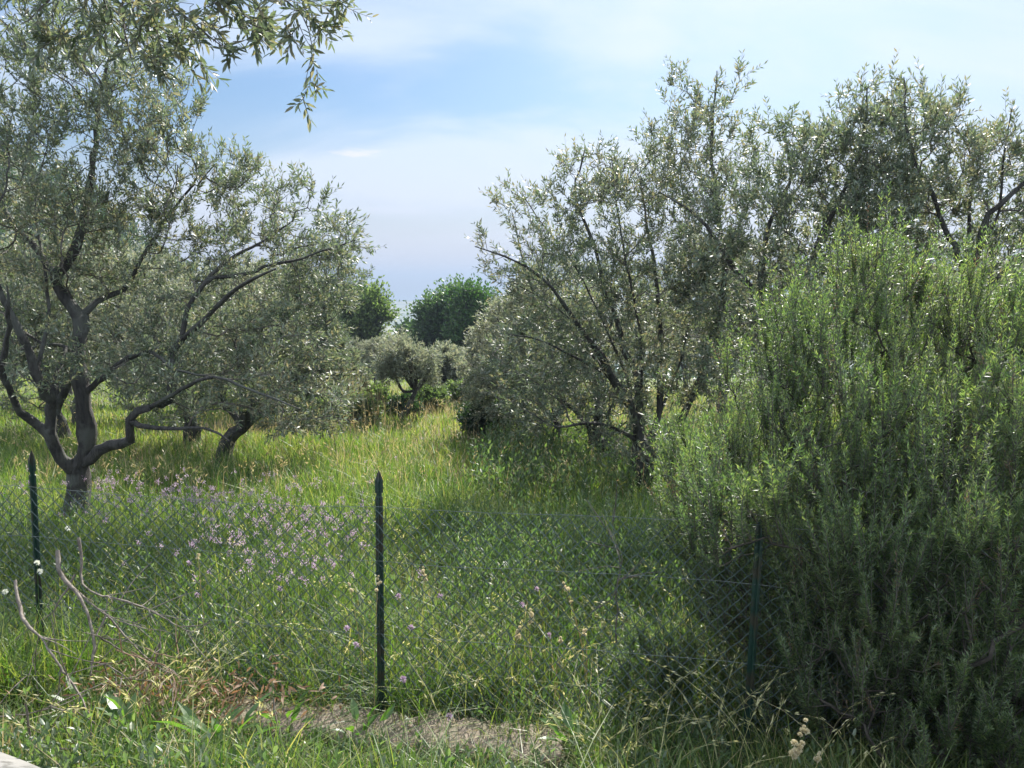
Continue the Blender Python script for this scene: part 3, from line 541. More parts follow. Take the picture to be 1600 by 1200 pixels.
# ------------------------------------------------------------------ bushes
def bush(name, E, label, seed, leafm, n, ll, lw, cat='bush', stems=10, m=8, tl=(.1, .25), group=None):
    rng = np.random.default_rng(seed); E0 = E[0][0]; b = np.array([E0[0], E0[1], gz(E0[0], E0[1])])
    limbs = [([b, b + np.array([0, 0, .15])], .03, .025)]
    for c, r in E:
        for q in range(3): limbs.append(([b + np.array([0, 0, .12]), (b + c) / 2 + rng.normal(0, .1, 3) * r.mean(), c + rng.normal(0, .3, 3) * r], .02, .005))
    return tree(name, b, limbs, E, label, cat, group, seed=seed, nt=260, twigs=n, m=m, ll=ll, lw=lw, tl=tl, leafm=leafm, bf=.15, seg=.15, clear=.02, thick=.008, roll=1.5, shell=.7, flare=False)
pb = hit(757, 686); Db = pb[1]
bush('round_bush', pell([(757, 650, 25, 14, Db, .5), (740, 657, 16, 15, Db, .4), (776, 657, 15, 15, Db, .4), (758, 664, 30, 14, Db, .4)]), 'dark green round bush standing alone in the middle of the meadow', 71, M_DARK, 1500, .07, .04)
for i, (px, py, rx, ry, lm, lab) in enumerate([(585, 628, 20, 18, M_LIGHT, 'bright leafy bush behind the reeds'), (560, 645, 22, 18, M_LIGHT, 'leafy bush at the left end of the meadow'), (665, 625, 26, 16, M_LIGHT, 'light green bush under the tiny olive tree'),
      (720, 615, 22, 14, M_LIGHT, 'light green bush right of the tiny olive tree'), (790, 650, 18, 16, M_LIGHT, 'small bush right behind the dark round one'), (500, 650, 28, 16, M_LIGHT, 'low bush under the left hand olives'), (630, 640, 16, 12, M_DARK, 'low dark bush by the curved olive trunk')]):
    q = hit(px, min(700, py + ry + 4)); bush('bush', pell([(px, py, rx, ry, q[1], rx / FPX * q[1]), (px + rx * .6, py + ry * .4, rx * .6, ry * .6, q[1], .3)]), lab, 80 + i, lm, 900, .09, .05, group='bushes at the end of the meadow')

# ------------------------------------------------------------------ rosemary
def rosemary(E, base_pts, label, seed, nt, shoots, br=1., m=150, ln=.029, wn_=.0042, sl=(.16, .38)):
    rng = np.random.default_rng(seed); b = np.array(base_pts[0]); s = Skel(); s.limb([b, b + np.array([0, 0, .12])], .04 * br, .035 * br, .06)
    for q in base_pts[1:]: s.limb([b + np.array([0, 0, .08]), np.array(q) * .6 + b * .4 + np.array([0, 0, .15]), np.array(q) + np.array([0, 0, .3])], .03 * br, .018 * br, .1, rng, .01)
    T = in_ell(E, nt, rng, .8); T = T[T[:, 2] > gz(T[:, 0], T[:, 1]) + .08]
    s.grow(T, .12, .1, rng, up=-.12); s.radii(.0028, 2.4); n = s.n; P = s.p[:n]; ch = s.chains(); root = empty('rosemary_bush', tuple(b), label, 'bush')
    v, f = tubes(P, s.r, ch, 4, .05, rng); mk('branches', v, f, [M_STEM], root, smooth=True)
    cand = np.where(s.lv[:n] == 1)[0]; wgt = np.where(s.nch[cand] == 0, 5., 1.); pk = rng.choice(cand, shoots, p=wgt / wgt.sum())
    tb = P[pk]; cb = np.mean([c for c, _ in E], axis=0); out_ = (tb - cb) * [1, 1, 0]; kn = vn(tb[:, 0] * 1.0 + tb[:, 2], tb[:, 1] + tb[:, 2] * .7, .22, seed); td = np.array([0, 0, 1.]) + s.d[pk] * .35 + out_ * .12 + rng.normal(0, .2, (shoots, 3)); dead_ = (rng.uniform(0, 1, shoots) < .05 + .12 * (kn > .35)) & (shoots > 300)
    lens = rng.uniform(*sl, shoots) * (1 + .35 * kn) * np.where(rng.uniform(0, 1, shoots) < .35, .6, 1.1); g_ = ~dead_
    if dead_.any():
      parts = twig_leaves(tb[dead_], td[dead_], lens[dead_] * .8, 26, rng, ln * .8, wn_ * .8, A=(.9, 1.7), pairs=False, curve=.2, stem=.0026, roll=.8)
      v, f, mi = merge(parts); mk('withered_shoots', v, f, [M_RUST, M_TWIG], root, mi)
    parts = twig_leaves(tb[g_], td[g_], lens[g_], m, rng, ln, wn_, A=(.95, 1.5), pairs=False, curve=.18, stem=.0028, roll=.8)
    v, f, mi = merge(parts); mk('foliage', v, f, [M_ROSE, M_TWIG], root, mi); return root
rb = W(1330, 900, 4.6); rb[2] = gz(rb[0], rb[1])
E = pell([(a_, b_, c_, d_, e_ - .35, f_) for a_, b_, c_, d_, e_, f_ in [(1330, 660, 130, 210, 4.9, .6), (1480, 680, 130, 220, 4.8, .6), (1640, 700, 130, 230, 4.7, .7), (1200, 720, 90, 170, 4.9, .5), (1110, 800, 75, 110, 4.7, .4), (1060, 770, 30, 80, 4.7, .2), (1180, 900, 110, 130, 4.4, .4), (1330, 900, 140, 160, 4.5, .6), (1500, 900, 150, 170, 4.4, .6), (1660, 920, 120, 170, 4.3, .6), (1230, 560, 45, 90, 4.9, .3), (1370, 480, 45, 80, 4.9, .3), (1500, 500, 50, 80, 4.8, .3), (1590, 520, 60, 90, 4.8, .3), (1400, 800, 300, 200, 4.9, .5), (1400, 900, 320, 160, 4.3, .4), (1420, 740, 190, 130, 4.2, .3), (1580, 730, 130, 150, 4.0, .3), (1480, 800, 160, 90, 3.85, .2), (1175, 950, 85, 100, 4.15, .25), (1110, 860, 60, 90, 4.35, .2)]])
rosemary(E, [rb, rb + [-.9, 0, 0], rb + [-.5, -.3, 0], rb + [.6, -.1, 0], rb + [1.1, 0, 0], rb + [-.4, .3, 0], rb + [.3, .3, 0]], 'huge upright rosemary bush with needle leaves that fills the right side over the fence', 91, 2700, 7400, m=90)
rb2 = W(1480, 1130, 3.2); rb2[2] = gz(rb2[0], rb2[1])
E = pell([(1200, 820, 60, 45, 3.5, .1), (1120, 840, 50, 50, 3.6, .08), (1400, 930, 90, 90, 3.28, .14), (1450, 890, 50, 60, 3.28, .1), (1560, 920, 80, 110, 3.12, .14), (1310, 900, 50, 110, 3.42, .12), (1640, 900, 80, 90, 3.05, .12), (1275, 970, 45, 90, 3.45, .15), (1330, 1040, 120, 90, 3.5, .25), (1500, 1030, 120, 90, 3.3, .25), (1300, 1110, 90, 80, 3.7, .3), (1420, 1140, 90, 80, 3.4, .3), (1540, 1120, 90, 90, 3.3, .3), (1190, 1120, 60, 60, 3.8, .25), (1640, 1100, 80, 100, 3.3, .3)])
rosemary(E, [rb2, rb2 + [-.3, .1, 0], rb2 + [.3, 0, 0]], 'low shaded rosemary shoots in the lower right corner, in front of the fence line', 92, 900, 2300, br=.45, m=95, sl=(.12, .3))
E = pell([(1010, 1060, 45, 50, 4.0, .2), (1060, 1040, 30, 50, 4.1, .2)]); rb3 = W(1020, 1100, 4.0); rb3[2] = gz(rb3[0], rb3[1])
rosemary(E, [rb3, rb3 + [.1, .1, 0]], 'small rosemary seedling left of the big bush, near the fence', 93, 90, 170, m=100, sl=(.1, .25))

# ------------------------------------------------------------------ overhanging olive branch of a tree left of the camera
tb = np.array([-4.3, 2.2, float(gz(-4.3, 2.2))]); OD = 3.3
limbs = [([tb, tb + [.05, 0, .9], tb + [.15, .1, 1.8]], .16, .12), ([tb + [.15, .1, 1.8], [-3.4, 2.5, 3.6], W(-60, -190, 2.8), W(120, -45, OD), W(190, -12, OD), W(215, -35, OD)], .08, .028),
  ([W(215, -35, OD), W(300, -45, OD), W(400, -25, OD), W(470, 20, OD), W(490, 70, OD)], .009, .002), ([W(400, -25, OD), W(500, -20, OD), W(545, 5, OD)], .008, .003), ([W(215, -30, OD), W(280, 20, OD - .1), W(330, 60, OD - .1), W(355, 75, OD - .1)], .006, .002),
  ([W(190, -12, OD), W(195, 30, OD), W(205, 80, OD), W(215, 120, OD)], .006, .002), ([W(120, -45, OD), W(60, 20, OD + .2), W(30, 40, OD + .2)], .008, .002),
  ([tb + [.15, .1, 1.8], tb + [-.6, .3, 3.2], tb + [-.9, .5, 4.2]], .09, .03)]
EL = pell([(330, -10, 60, 40, OD, .25), (400, 10, 50, 30, OD, .25), (455, 40, 42, 40, OD, .2), (480, 120, 12, 22, OD, .06), (390, 40, 45, 30, OD, .2), (230, 60, 60, 40, OD, .25), (60, 30, 70, 40, OD, .25), (530, 0, 14, 10, OD, .06), (500, 0, 35, 20, OD, .15), (250, 10, 60, 35, OD, .3), (300, 45, 40, 25, OD, .2), (180, 30, 70, 40, OD, .3), (100, 0, 60, 30, OD, .3), (475, 90, 16, 40, OD, .08), (350, 70, 18, 18, OD, .1), (330, -90, 200, 40, OD, .4)])
EL += [(tb + [-.9, .4, 4.0], np.array([.8, .8, .6])), (tb + [.6, .2, 3.9], np.array([.9, .8, .4]))]
tree('olive_tree', tb, limbs, EL, 'close overhanging olive branch with sharp dark leaves against the sky, top left', seed=101, nt=520, twigs=2300, m=11, ll=.054, lw=.0145, tl=(.07, .15), bf=.15, seg=.08, tip=.0015, upb=-.15, fold=.08, clear=1.5, thick=.010, shell=.9)

# ------------------------------------------------------------------ fence
fr = empty('wire_fence', (-.69, 3.89, 0), 'low green chain link fence with pointed metal posts crossing the foreground', 'fence')
def post(x, y, h, lean, z0=None):
    z0 = float(gz(x, y)) - .1 if z0 is None else z0; w_, t_, s_ = .019, .0035, .026
    prof = np.array([(-w_, 0), (w_, 0), (w_, t_), (t_ / 2 + .001, t_), (t_ / 2, s_), (-t_ / 2, s_), (-t_ / 2 - .001, t_), (-w_, t_)])
    H = h - z0; lv = [(0, 1), (H * .3, 1), (H * .6, 1), (H - .14, 1), (H - .135, .72), (H - .12, .72), (H - .115, 1.08), (H - .055, 1.08), (H - .02, .5), (H, .05)]
    V = []; 
    for zz_, sc in lv:
        for a, b in prof: V.append((x + a * sc + lean[0] * zz_, y - b * (sc if zz_ < H - .03 else sc) + lean[1] * zz_, z0 + zz_))
    n = len(prof); F = [[i * n + j, i * n + (j + 1) % n, (i + 1) * n + (j + 1) % n, (i + 1) * n + j] for i in range(len(lv) - 1) for j in range(n)]
    return mk('post', np.array(V), [np.array(F)], M_POST, fr)
PT = [(-4.75, 4.6), (-2.69, 4.26), (-.69, 3.89), (1.13, 3.56), (3.1, 3.2), (5.2, 2.9)]
tops = []
for i, (x, y) in enumerate(PT):
    h = [1.36, 1.37, 1.35, 1.2, 1.3, 1.3][i]; ln = [(0, 0), (.028, 0), (.012, .0), (.02, 0), (0, 0), (0, 0)][i]; post(x, y, h, ln)
def fpos(u, h):
    i = np.clip(np.floor(u).astype(int), 0, len(PT) - 2); f = u - i; A = np.array(PT)
    p = A[i] * (1 - f)[:, None] + A[i + 1] * f[:, None]; z = gz(p[:, 0], p[:, 1]) * .6
    sag = np.sin(f * np.pi) * np.where(i >= 2, .015, .05); lean = .04 * np.sin(u * 5.3) * h
    return np.stack([p[:, 0], p[:, 1] + lean + .012, z + h * (1 - sag * .9)], 1)
pts_, rad_, chs = [], [], []; off = 0; NR = 32; dh = 1.17 / NR; L0 = 2.0
rngf = np.random.default_rng(8)
for sgn in (1, -1):
    for k in range(-NR, int((len(PT) - 1) * L0 / .07) + NR):
        hh = np.arange(NR + 1); uu = (k * .07 + sgn * hh * .035 + (0 if sgn > 0 else 0)) / L0
        ok = (uu >= 0.001) & (uu < len(PT) - 1.001)
        if ok.sum() < 3: continue
        p = fpos(uu[ok], .02 + hh[ok] * dh); p[:, 1] += np.where(hh[ok] % 2 == 0, .0015, -.0015) * sgn; p += rngf.normal(0, .0035, p.shape)
        pts_.append(p); rad_.append(np.full(len(p), .0023)); chs.append(np.arange(off, off + len(p))); off += len(p)
v, f = tubes(np.concatenate(pts_), np.concatenate(rad_), chs, 3, first_r=False); mk('netting', v, f, M_WIRE, fr)
for j, h in enumerate((1.19, .9, .5)):
    uu = np.linspace(.01, len(PT) - 1.01, 120); p = fpos(uu, np.full(120, h)); p[:, 1] -= .006; p[:, 2] += rngf.normal(0, .002, 120)
    v, f = tubes(p, np.full(120, .0012), [np.arange(120)], 5, first_r=False); mk('tension_wire', v, f, solid_mat('galvanised_wire', (.06, .075, .07), (.15, .165, .16), 30, .4, bump=0) if j == 0 else bpy.data.materials['galvanised_wire'], fr)

# ------------------------------------------------------------------ low wall at the fence foot, road edge
def slab(name, a, b, wd, z0, z1, mt, seed, label, cat, ns=40, jit=.02, kind=None):
    rng = np.random.default_rng(seed); a = np.array(a, float); b = np.array(b, float); t = (b - a) / np.linalg.norm(b - a); nn = np.array([-t[1], t[0]]); V = []
    prof = [(-.5, 0), (-.52, .5), (-.5, .86), (-.42, .97), (-.15, 1), (.15, 1.01), (.42, .97), (.5, .85), (.52, .5), (.5, 0)]
    for i in range(ns + 1):
        c = a + (b - a) * i / ns
        for q, h in prof:
            p = c + nn * (q * wd + rng.normal(0, jit)); V.append((*p, z0 + (z1 - z0) * h + rng.normal(0, jit * .6) * (h > .3)))
    m = len(prof); F = [[i * m + j, (i + 1) * m + j, (i + 1) * m + j + 1, i * m + j + 1] for i in range(ns) for j in range(m - 1)]
    o = mk(name, np.array(V), [np.array(F)], mt, smooth=True); tag(o, label, cat, kind=kind); return o
slab('low_wall', (-1.5, 3.9), (.25, 3.58), .32, -.25, .06, M_WALL, 3, 'rough earth covered concrete footing the middle fence post stands in', 'wall')
slab('road_edge', (-7, 5.1), (3, .1), .35, -.2, .72, M_KERB, 4, None, None, ns=60, jit=.004, kind='structure')
bpy.data.objects['road_edge'].location = (-.045, -.09, 0)
V = np.array([(-7.2, 4.95, .70), (3.0, -.15, .70), (3, -30, .70), (-30, -30, .7), (-30, 16.3, .7)]); tag(mk('road', V, [np.array([[0, 4, 3, 2, 1]])], M_ROAD), 'asphalt road the photograph is taken from', kind='structure')

# ------------------------------------------------------------------ grass
def hcut(x, y):
    s_ = y + .188 * (x + .69); m_ = (x > -1.55) & (x < .3) & (s_ > 2.9) & (s_ < 3.74); return np.where(m_, .42, 1.)
def blades(x, y, h, wd, rng, mt, name, label, lean=.45, cat='grass', nseg=3, zoff=0, bendv=None):
    h = h * hcut(x, y); n = len(x); z = gz(x, y) + zoff; a = rng.uniform(0, 6.28, n); dv = np.stack([np.cos(a), np.sin(a), np.zeros(n)], 1); le = np.abs(rng.normal(0, lean, n)) + .08
    fa = a + rng.uniform(-1.2, 1.2, n) + np.pi / 2; sv = np.stack([np.cos(fa), np.sin(fa), np.zeros(n)], 1)
    B = np.stack([x, y, z - .02], 1); V = []
    for k in range(nseg + 1):
        t = k / nseg; c = B + dv * (le * h * t ** 1.8)[:, None] + np.array([0, 0, 1]) * (h * (t - .28 * np.minimum(le, 1.6) * t ** 2.2))[:, None]
        if k < nseg:
            ww = wd * (1 - .55 * t ** 1.5) * (.75 + .25 * min(1, t * 4)); V += [c - sv * ww[:, None] / 2, c + sv * ww[:, None] / 2]
        else: V.append(c)
    m = 2 * nseg + 1; V = np.stack(V, 1).reshape(-1, 3); i = np.arange(n) * m
    q = np.concatenate([np.stack([i + 2 * k, i + 2 * k + 1, i + 2 * k + 3, i + 2 * k + 2], 1) for k in range(nseg - 1)]); t = np.stack([i + 2 * nseg - 2, i + 2 * nseg - 1, i + 2 * nseg], 1)
    return tag(mk(name, V, [q, t], mt), label, cat, kind='stuff')
def scatter(n, y0, y1, rng, patch=.0, s=.5, seed=1, x0=None, x1=None, pw=1.0):
    y = y0 + (y1 - y0) * rng.uniform(0, 1, n) ** pw; hw = y * .68 + 1.0; x = rng.uniform(-1, 1, n) * hw if x0 is None else rng.uniform(x0, x1, n)
    if patch: k = rng.uniform(-1, 1, n) < vn(x, y, s, seed) * patch + (1 - patch); x, y = x[k], y[k]
    k = (y * 0 + 1 > 0) & ~((np.abs(y + .188 * (x + .69) - 3.78) < .19) & (x > -1.5) & (x < .25) & (rng.uniform(0, 1, len(x)) < .72)) & (y + .5 * x > 1.72)
    return x[k], y[k]
def tufts(nc, per, y0, y1, rng, rad=.07, **kw):
    cx_, cy_ = scatter(nc, y0, y1, rng, **kw); n = len(cx_); hf = rng.uniform(.55, 1.5, n)
    x = np.repeat(cx_, per) + rng.normal(0, rad, n * per); y = np.repeat(cy_, per) + rng.normal(0, rad, n * per); return x, y, np.repeat(hf, per)
def hmod(x, y, s=.9, seed=4): return 1 + .35 * vn(x, y, s, seed) + .2 * vn(x, y, s * .3, seed + 3)
rng = np.random.default_rng(77)
x, y = scatter(52000, 2.3, 6.2, rng, .5, .3, 2); h = rng.uniform(.12, .42, len(x)) * hmod(x, y) * np.where(y < 3.9, .62, 1) * np.clip((y + .5 * x - 1.6) / .7, .25, 1)
blades(x, y, h, rng.uniform(.003, .0075, len(x)), rng, M_GRASS, 'meadow_grass', 'tangled green grass around the fence in the foreground')
x, y, hf = tufts(1700, 34, 2.5, 6.4, rng, .045); h = rng.uniform(.16, .42, len(x)) * hf * np.where(y < 3.9, .7, 1) * np.clip((y + .5 * x - 1.6) / .7, .25, 1)
blades(x, y, h, rng.uniform(.003, .007, len(x)), rng, M_GRASS, 'grass_tussocks', 'thick tussocks of darker green grass around the fence', lean=.75)
x, y, hf = tufts(1500, 26, 6, 14, rng, .09); h = rng.uniform(.2, .45, len(x)) * hf
blades(x, y, h, rng.uniform(.006, .012, len(x)), rng, M_GRASS, 'field_tussocks', 'green tussocks dotted over the meadow', lean=.6)
x, y = scatter(90000, 6, 14, rng, .3, .5, 3, pw=1.3); h = rng.uniform(.12, .38, len(x)) * hmod(x, y)
blades(x, y, h, rng.uniform(.007, .013, len(x)), rng, M_GRASSF, 'field_grass', 'sunlit yellow green grass of the meadow behind the fence', nseg=3)
x, y = scatter(110000, 13, 45, rng, .2, 1.2, 5, pw=1.5); h = rng.uniform(.1, .32, len(x)) * hmod(x, y, 2)
blades(x, y, h, rng.uniform(.016, .035, len(x)), rng, M_GRASSF, 'far_grass', 'pale grass at the far end of the meadow between the trees', nseg=2)
x, y = scatter(15000, 9, 34, rng, .85, 1.3, 8, x0=-7, x1=6, pw=1.2); h = rng.uniform(.3, .6, len(x))
blades(x, y, h, rng.uniform(.006, .012, len(x)), rng, M_DRY, 'dry_grass', 'straw coloured ripe grass in patches across the meadow', lean=.3, nseg=2)
x, y = scatter(5500, 2.4, 6.5, rng, .6, .4, 9); h = rng.uniform(.15, .5, len(x)) * np.where(y < 3.9, .7, 1)
blades(x, y, h, rng.uniform(.003, .006, len(x)), rng, M_DRY, 'dry_stalks', 'thin dry straw stalks mixed into the near grass', lean=.6)
x, y = scatter(6000, 2.4, 5.6, rng, .6, .4, 21); h = rng.uniform(.25, .6, len(x)) * np.where(y < 3.9, .75, 1) * np.clip((y + .5 * x - 1.6) / .7, .25, 1)
blades(x, y, h, rng.uniform(.004, .008, len(x)), rng, leaf_mat('arching_blade', [(.05, .10, .02), (.09, .13, .03), (.14, .16, .05), (.24, .22, .10)], trans=.45, tcol=(1.9, 2.0, .9), rough=.45), 'arching_grass', 'longer arching yellowish grass blades in the foreground', lean=1.0, nseg=4)
x = rng.uniform(-2.1, .6, 600); y = 3.55 - .19 * (x + .69) + rng.normal(0, .13, 600) - .06; h = rng.uniform(.08, .26, 600)
blades(x, y, h, rng.uniform(.004, .007, 600), rng, M_GRASS, 'verge_grass', 'grass tufts growing right in front of the concrete footing', lean=.7)
x = rng.uniform(-3.3, -2.2, 1500); y = rng.uniform(3.7, 4.2, 1500); h = rng.uniform(.3, .7, 1500)
blades(x, y, h, rng.uniform(.004, .008, 1500), rng, M_GRASS, 'post_grass', 'taller grass growing round the foot of the left fence post', lean=.6)
# reeds
q0 = hit(585, 668); n = 90; x = rng.normal(q0[0] - .25, .3, n); y = rng.normal(q0[1], .3, n)
blades(x, y, rng.uniform(.7, 1.5, n), rng.uniform(.012, .02, n), rng, M_DRY, 'reeds', 'clump of tall straight dry reeds at the end of the meadow', lean=.06, cat='reeds')
# leafy herbs
def herbs(x, y, hgt, rng, m, ll, lw, mt, name, label, zt=.25, A=(.5, 1.3), cat='plants', stem=.0018, kind='stuff'):
    hgt = hgt * hcut(x, y); n = len(x); tb = np.stack([x, y, gz(x, y)], 1); td = np.array([0, 0, 1.]) + rng.normal(0, zt, (n, 3))
    parts = twig_leaves(tb, td, hgt, m, rng, ll, lw, A=A, pairs=False, curve=.2, stem=stem, fold=.12)
    v, f, mi = merge(parts); o = mk(name, v, f, [mt, M_HERB], None, mi); return tag(o, label, cat, kind=kind)
x, y = scatter(2600, 4.1, 7.5, rng, .5, .5, 12); herbs(x, y, rng.uniform(.25, .6, len(x)), rng, 16, .045, .013, M_HERB, 'meadow_herbs', 'leafy green weeds among the grass behind the fence')
x, y = scatter(900, 4.6, 6.6, rng, x0=-.4, x1=1.9); herbs(x, y, rng.uniform(.35, .75, len(x)), rng, 16, .045, .012, M_HERB, 'tall_herbs', 'taller drooping leafy herbs left of the rosemary bush')
x, y = scatter(3200, 9, 15, rng, .4, 1, 14, x0=-.5, x1=5); herbs(x, y, rng.uniform(.3, .6, len(x)), rng, 10, .08, .03, M_HERB, 'shaded_undergrowth', 'dark leafy undergrowth in the shade of the right hand olives', stem=.003)
x, y = scatter(2400, 2.4, 4.2, rng, .5, .3, 15); herbs(x, y, rng.uniform(.08, .28, len(x)), rng, 12, .04, .016, M_HERB, 'verge_herbs', 'small leafy weeds on the verge in front of the fence')
# brown litter around cut branches
q1 = np.array([-1.75, 3.75]); x = rng.normal(q1[0] + .1, .33, 900); y = rng.normal(q1[1], .14, 900); n = len(x)
B = np.stack([x, y, gz(x, y) + rng.uniform(.02, .30, n)], 1); v, f = leaf_cards(B, nrm(rng.normal(0, 1, (n, 3))), rng.uniform(.025, .07, n), rng.uniform(.006, .018, n), rng, 2, .1)
tag(mk('withered_leaves', v, f, M_RUST), 'brown withered leaves caught in the pile of cut branches', 'dead leaves', kind='stuff')
# thatch on the low wall
n = 900; u = rng.uniform(0, 1, n); x = -1.9 + 2.2 * u; y = 3.97 - .42 * u + rng.uniform(-.18, .18, n); B = np.stack([x, y, np.full(n, .055) + rng.uniform(-.01, .03, n)], 1)
dd = nrm(rng.normal(0, 1, (n, 3)) * [1, 1, .25]); v, f = leaf_cards(B, dd, rng.uniform(.03, .12, n), rng.uniform(.002, .005, n), rng)
tag(mk('straw_litter', v, f, M_DRY), 'dry straw lying on the rough concrete footing', 'straw', kind='stuff')

# ------------------------------------------------------------------ seed heads and flowers
def stalks(name, B, H, lean, rng, label, headn, hl, hw, head_len, mt, droop=.6, cat='grass', kind='stuff', stemr=.0012, spread=.02, parent=None, stemm=None):
    kp_ = hcut(B[:, 0], B[:, 1]) > .9; B, H, lean = B[kp_], H[kp_], lean[kp_]; n = len(B); a = rng.uniform(0, 6.28, n); dv = np.stack([np.cos(a), np.sin(a), np.zeros(n)], 1); ms = 7; tt = np.linspace(0, 1, ms)
    def curve(t): return B[:, None] + dv[:, None] * (lean * H)[:, None, None] * (t ** 2.4)[..., None] + np.array([0, 0, 1.]) * (H[:, None] * (t - .25 * droop * t ** 4))[..., None]
    q = curve(np.tile(tt, (n, 1))); P = q.reshape(-1, 3); ch = list(np.arange(n * ms).reshape(n, ms)); parts = [(*tubes(P, np.tile(np.linspace(stemr, stemr * .5, ms), n), ch, 3, first_r=False), 1)]
    t = 1 - head_len * rng.uniform(0, 1, (n, headn)); p = curve(t) + rng.normal(0, spread, (n, headn, 3)); ax = nrm(curve(np.minimum(t + .01, 1.02)) - curve(t - .01))
    d = nrm(ax * 1.2 + rng.normal(0, .22, (n, headn, 3)) + np.array([0, 0, -.25 * droop])).reshape(-1, 3); k = len(d)
    parts.append((*leaf_cards(p.reshape(-1, 3), d, rng.uniform(hl * .7, hl * 1.2, k), rng.uniform(hw * .7, hw * 1.2, k), rng, 1.5), 0))
    v, f, mi = merge(parts); o = mk(name, v, f, [mt, stemm or M_GRASS], parent, mi); return tag(o, label, cat, kind=kind) if parent is None else o
def base(x, y): return np.stack([x, y, gz(x, y)], 1)
x, y = scatter(170, 2.7, 4.6, rng, x0=-1.7, x1=1.5); stalks('wild_oats', base(x, y), rng.uniform(.35, .72, len(x)), rng.uniform(.2, .8, len(x)), rng, 'drooping wild oat stalks with pale husks in the foreground grass', 12, .027, .0055, .4, M_SEED, spread=.006, stemm=M_SEED)
x, y = scatter(130, 3.0, 4.1, rng, x0=-1.9, x1=1.1); stalks('ripe_brome', base(x, y), rng.uniform(.32, .62, len(x)), rng.uniform(.4, 1.1, len(x)), rng, 'arching brome stalks with long yellowish spikelets near the footing', 12, .038, .0062, .45, M_SEED, spread=.004, stemm=M_SEED)
x, y = scatter(420, 4.5, 8, rng); stalks('wild_oats', base(x, y), rng.uniform(.45, .8, len(x)), rng.uniform(.1, .5, len(x)), rng, 'pale seeding grass stalks behind the fence', 12, .022, .0055, .3, M_SEED)
x, y = scatter(1800, 8, 24, rng); stalks('seeding_grass', base(x, y), rng.uniform(.5, .8, len(x)), rng.uniform(.1, .4, len(x)), rng, 'fine straw coloured seed heads across the meadow', 8, .05, .012, .3, M_DRY, stemr=.003)
# lilac patch behind the fence (uncountable), scattered by spots read off the picture
lx, ly = [], []
for px, py, sx, sy, k in [(500, 800, 50, 36, 70), (440, 830, 80, 45, 40), (400, 790, 70, 20, 50), (250, 765, 70, 14, 60), (320, 775, 50, 12, 50), (200, 790, 40, 15, 30), (170, 760, 20, 15, 20), (480, 900, 50, 25, 30), (30, 760, 30, 10, 12), (350, 840, 70, 25, 40)]:
    for _ in range(k):
        d = pdir(rng.normal(px, sx), rng.normal(py, sy)); t = (CAMZ - .5) / -d[2]
        for it in range(6): p = np.array([0, 0, CAMZ]) + d * t; t = (CAMZ - (float(gz(p[0], p[1])) + .55)) / -d[2]
        lx.append(p[0]); ly.append(p[1])
lx, ly = np.array(lx), np.array(ly); kk = ly > 4.4; lx, ly = lx[kk], ly[kk]
stalks('lilac_wildflowers', base(lx, ly), rng.uniform(.5, .62, len(lx)), rng.uniform(.02, .15, len(lx)), rng, 'drift of pale lilac wildflowers in the grass behind the fence', 20, .013, .007, .03, M_LILAC, 0, 'flowers', spread=.011, stemr=.0016)
def flower(px, py, D, mt, label, seed, name='lilac_flower', sz=1., group='single flowers near the middle post'):
    rg = np.random.default_rng(seed); p = W(px, py, D); x, y = p[0] + rg.uniform(-.04, .04), p[1]; b = np.array([x, y, gz(x, y)]); root = empty(name, tuple(b), label, 'flower', group)
    q = catmull([b, (b + p) / 2 + rg.normal(0, .012, 3), p], .05); v, f = tubes(q, np.full(len(q), .0013), [np.arange(len(q))], 4, first_r=False); mk('stem', v, f, M_GRASS, root)
    n = 44; d = nrm(rg.normal(0, 1, (n, 3)) + [0, 0, .7]); v, f = leaf_cards(p + d * .003, d, np.full(n, .017 * sz), np.full(n, .006 * sz), rg, 1.5, .1); mk('petals', v, f, mt, root)
    n = 8; tb_ = b + (p - b) * rg.uniform(.2, .8, (n, 1)); d = nrm(rg.normal(0, 1, (n, 3)) + [0, 0, .5]); v, f = leaf_cards(tb_, d, np.full(n, .04), np.full(n, .008), rg, 1, .1); mk('leaves', v, f, M_HERB, root)
for i, (px, py, D, lab) in enumerate([(622, 932, 4.1, 'lilac flower just right of the middle post, highest of four'), (542, 982, 3.9, 'lilac flower left of the middle post'), (642, 981, 3.9, 'lilac flower right of the middle post, beside a pale seed head'), (556, 1008, 3.8, 'lilac flower touching the left side of the middle post'),
    (630, 1062, 3.6, 'lone lilac flower low to the right of the middle post'), (815, 945, 4.2, 'deep lilac flower beside the stacked cream seed head'), (838, 921, 4.4, 'lilac flower above the deep lilac one'), (688, 932, 4.3, 'small lilac flower between post and cream seed heads'), (858, 993, 4.1, 'tiny lilac flower among the cream seed heads'),
    (437, 920, 4.4, 'lilac flower on its own behind the netting'), (295, 880, 4.6, 'lilac flower behind the netting, right of the cut branches'), (308, 930, 4.5, 'bluish lilac flower just beyond the cut branches'), (702, 1120, 3.4, 'lilac flower close to the concrete footing')]):
    flower(px, py, D, M_LILAC, lab, 300 + i)
for i, (px, py, D, lab) in enumerate([(789, 881, 4.6, 'small white flower in the grass right of centre'), (1028, 968, 4.1, 'white flower at the left foot of the rosemary'), (58, 880, 4.1, 'white flower in front of the left post'), (62, 893, 4.1, 'lower white flower in front of the left post'), (8, 925, 4.0, 'white flower at the left edge'), (106, 826, 4.6, 'pale flower head before the gnarled trunk')]):
    flower(px, py, D, M_WHITE, lab, 330 + i, 'white_flower', .9, 'small white flowers')
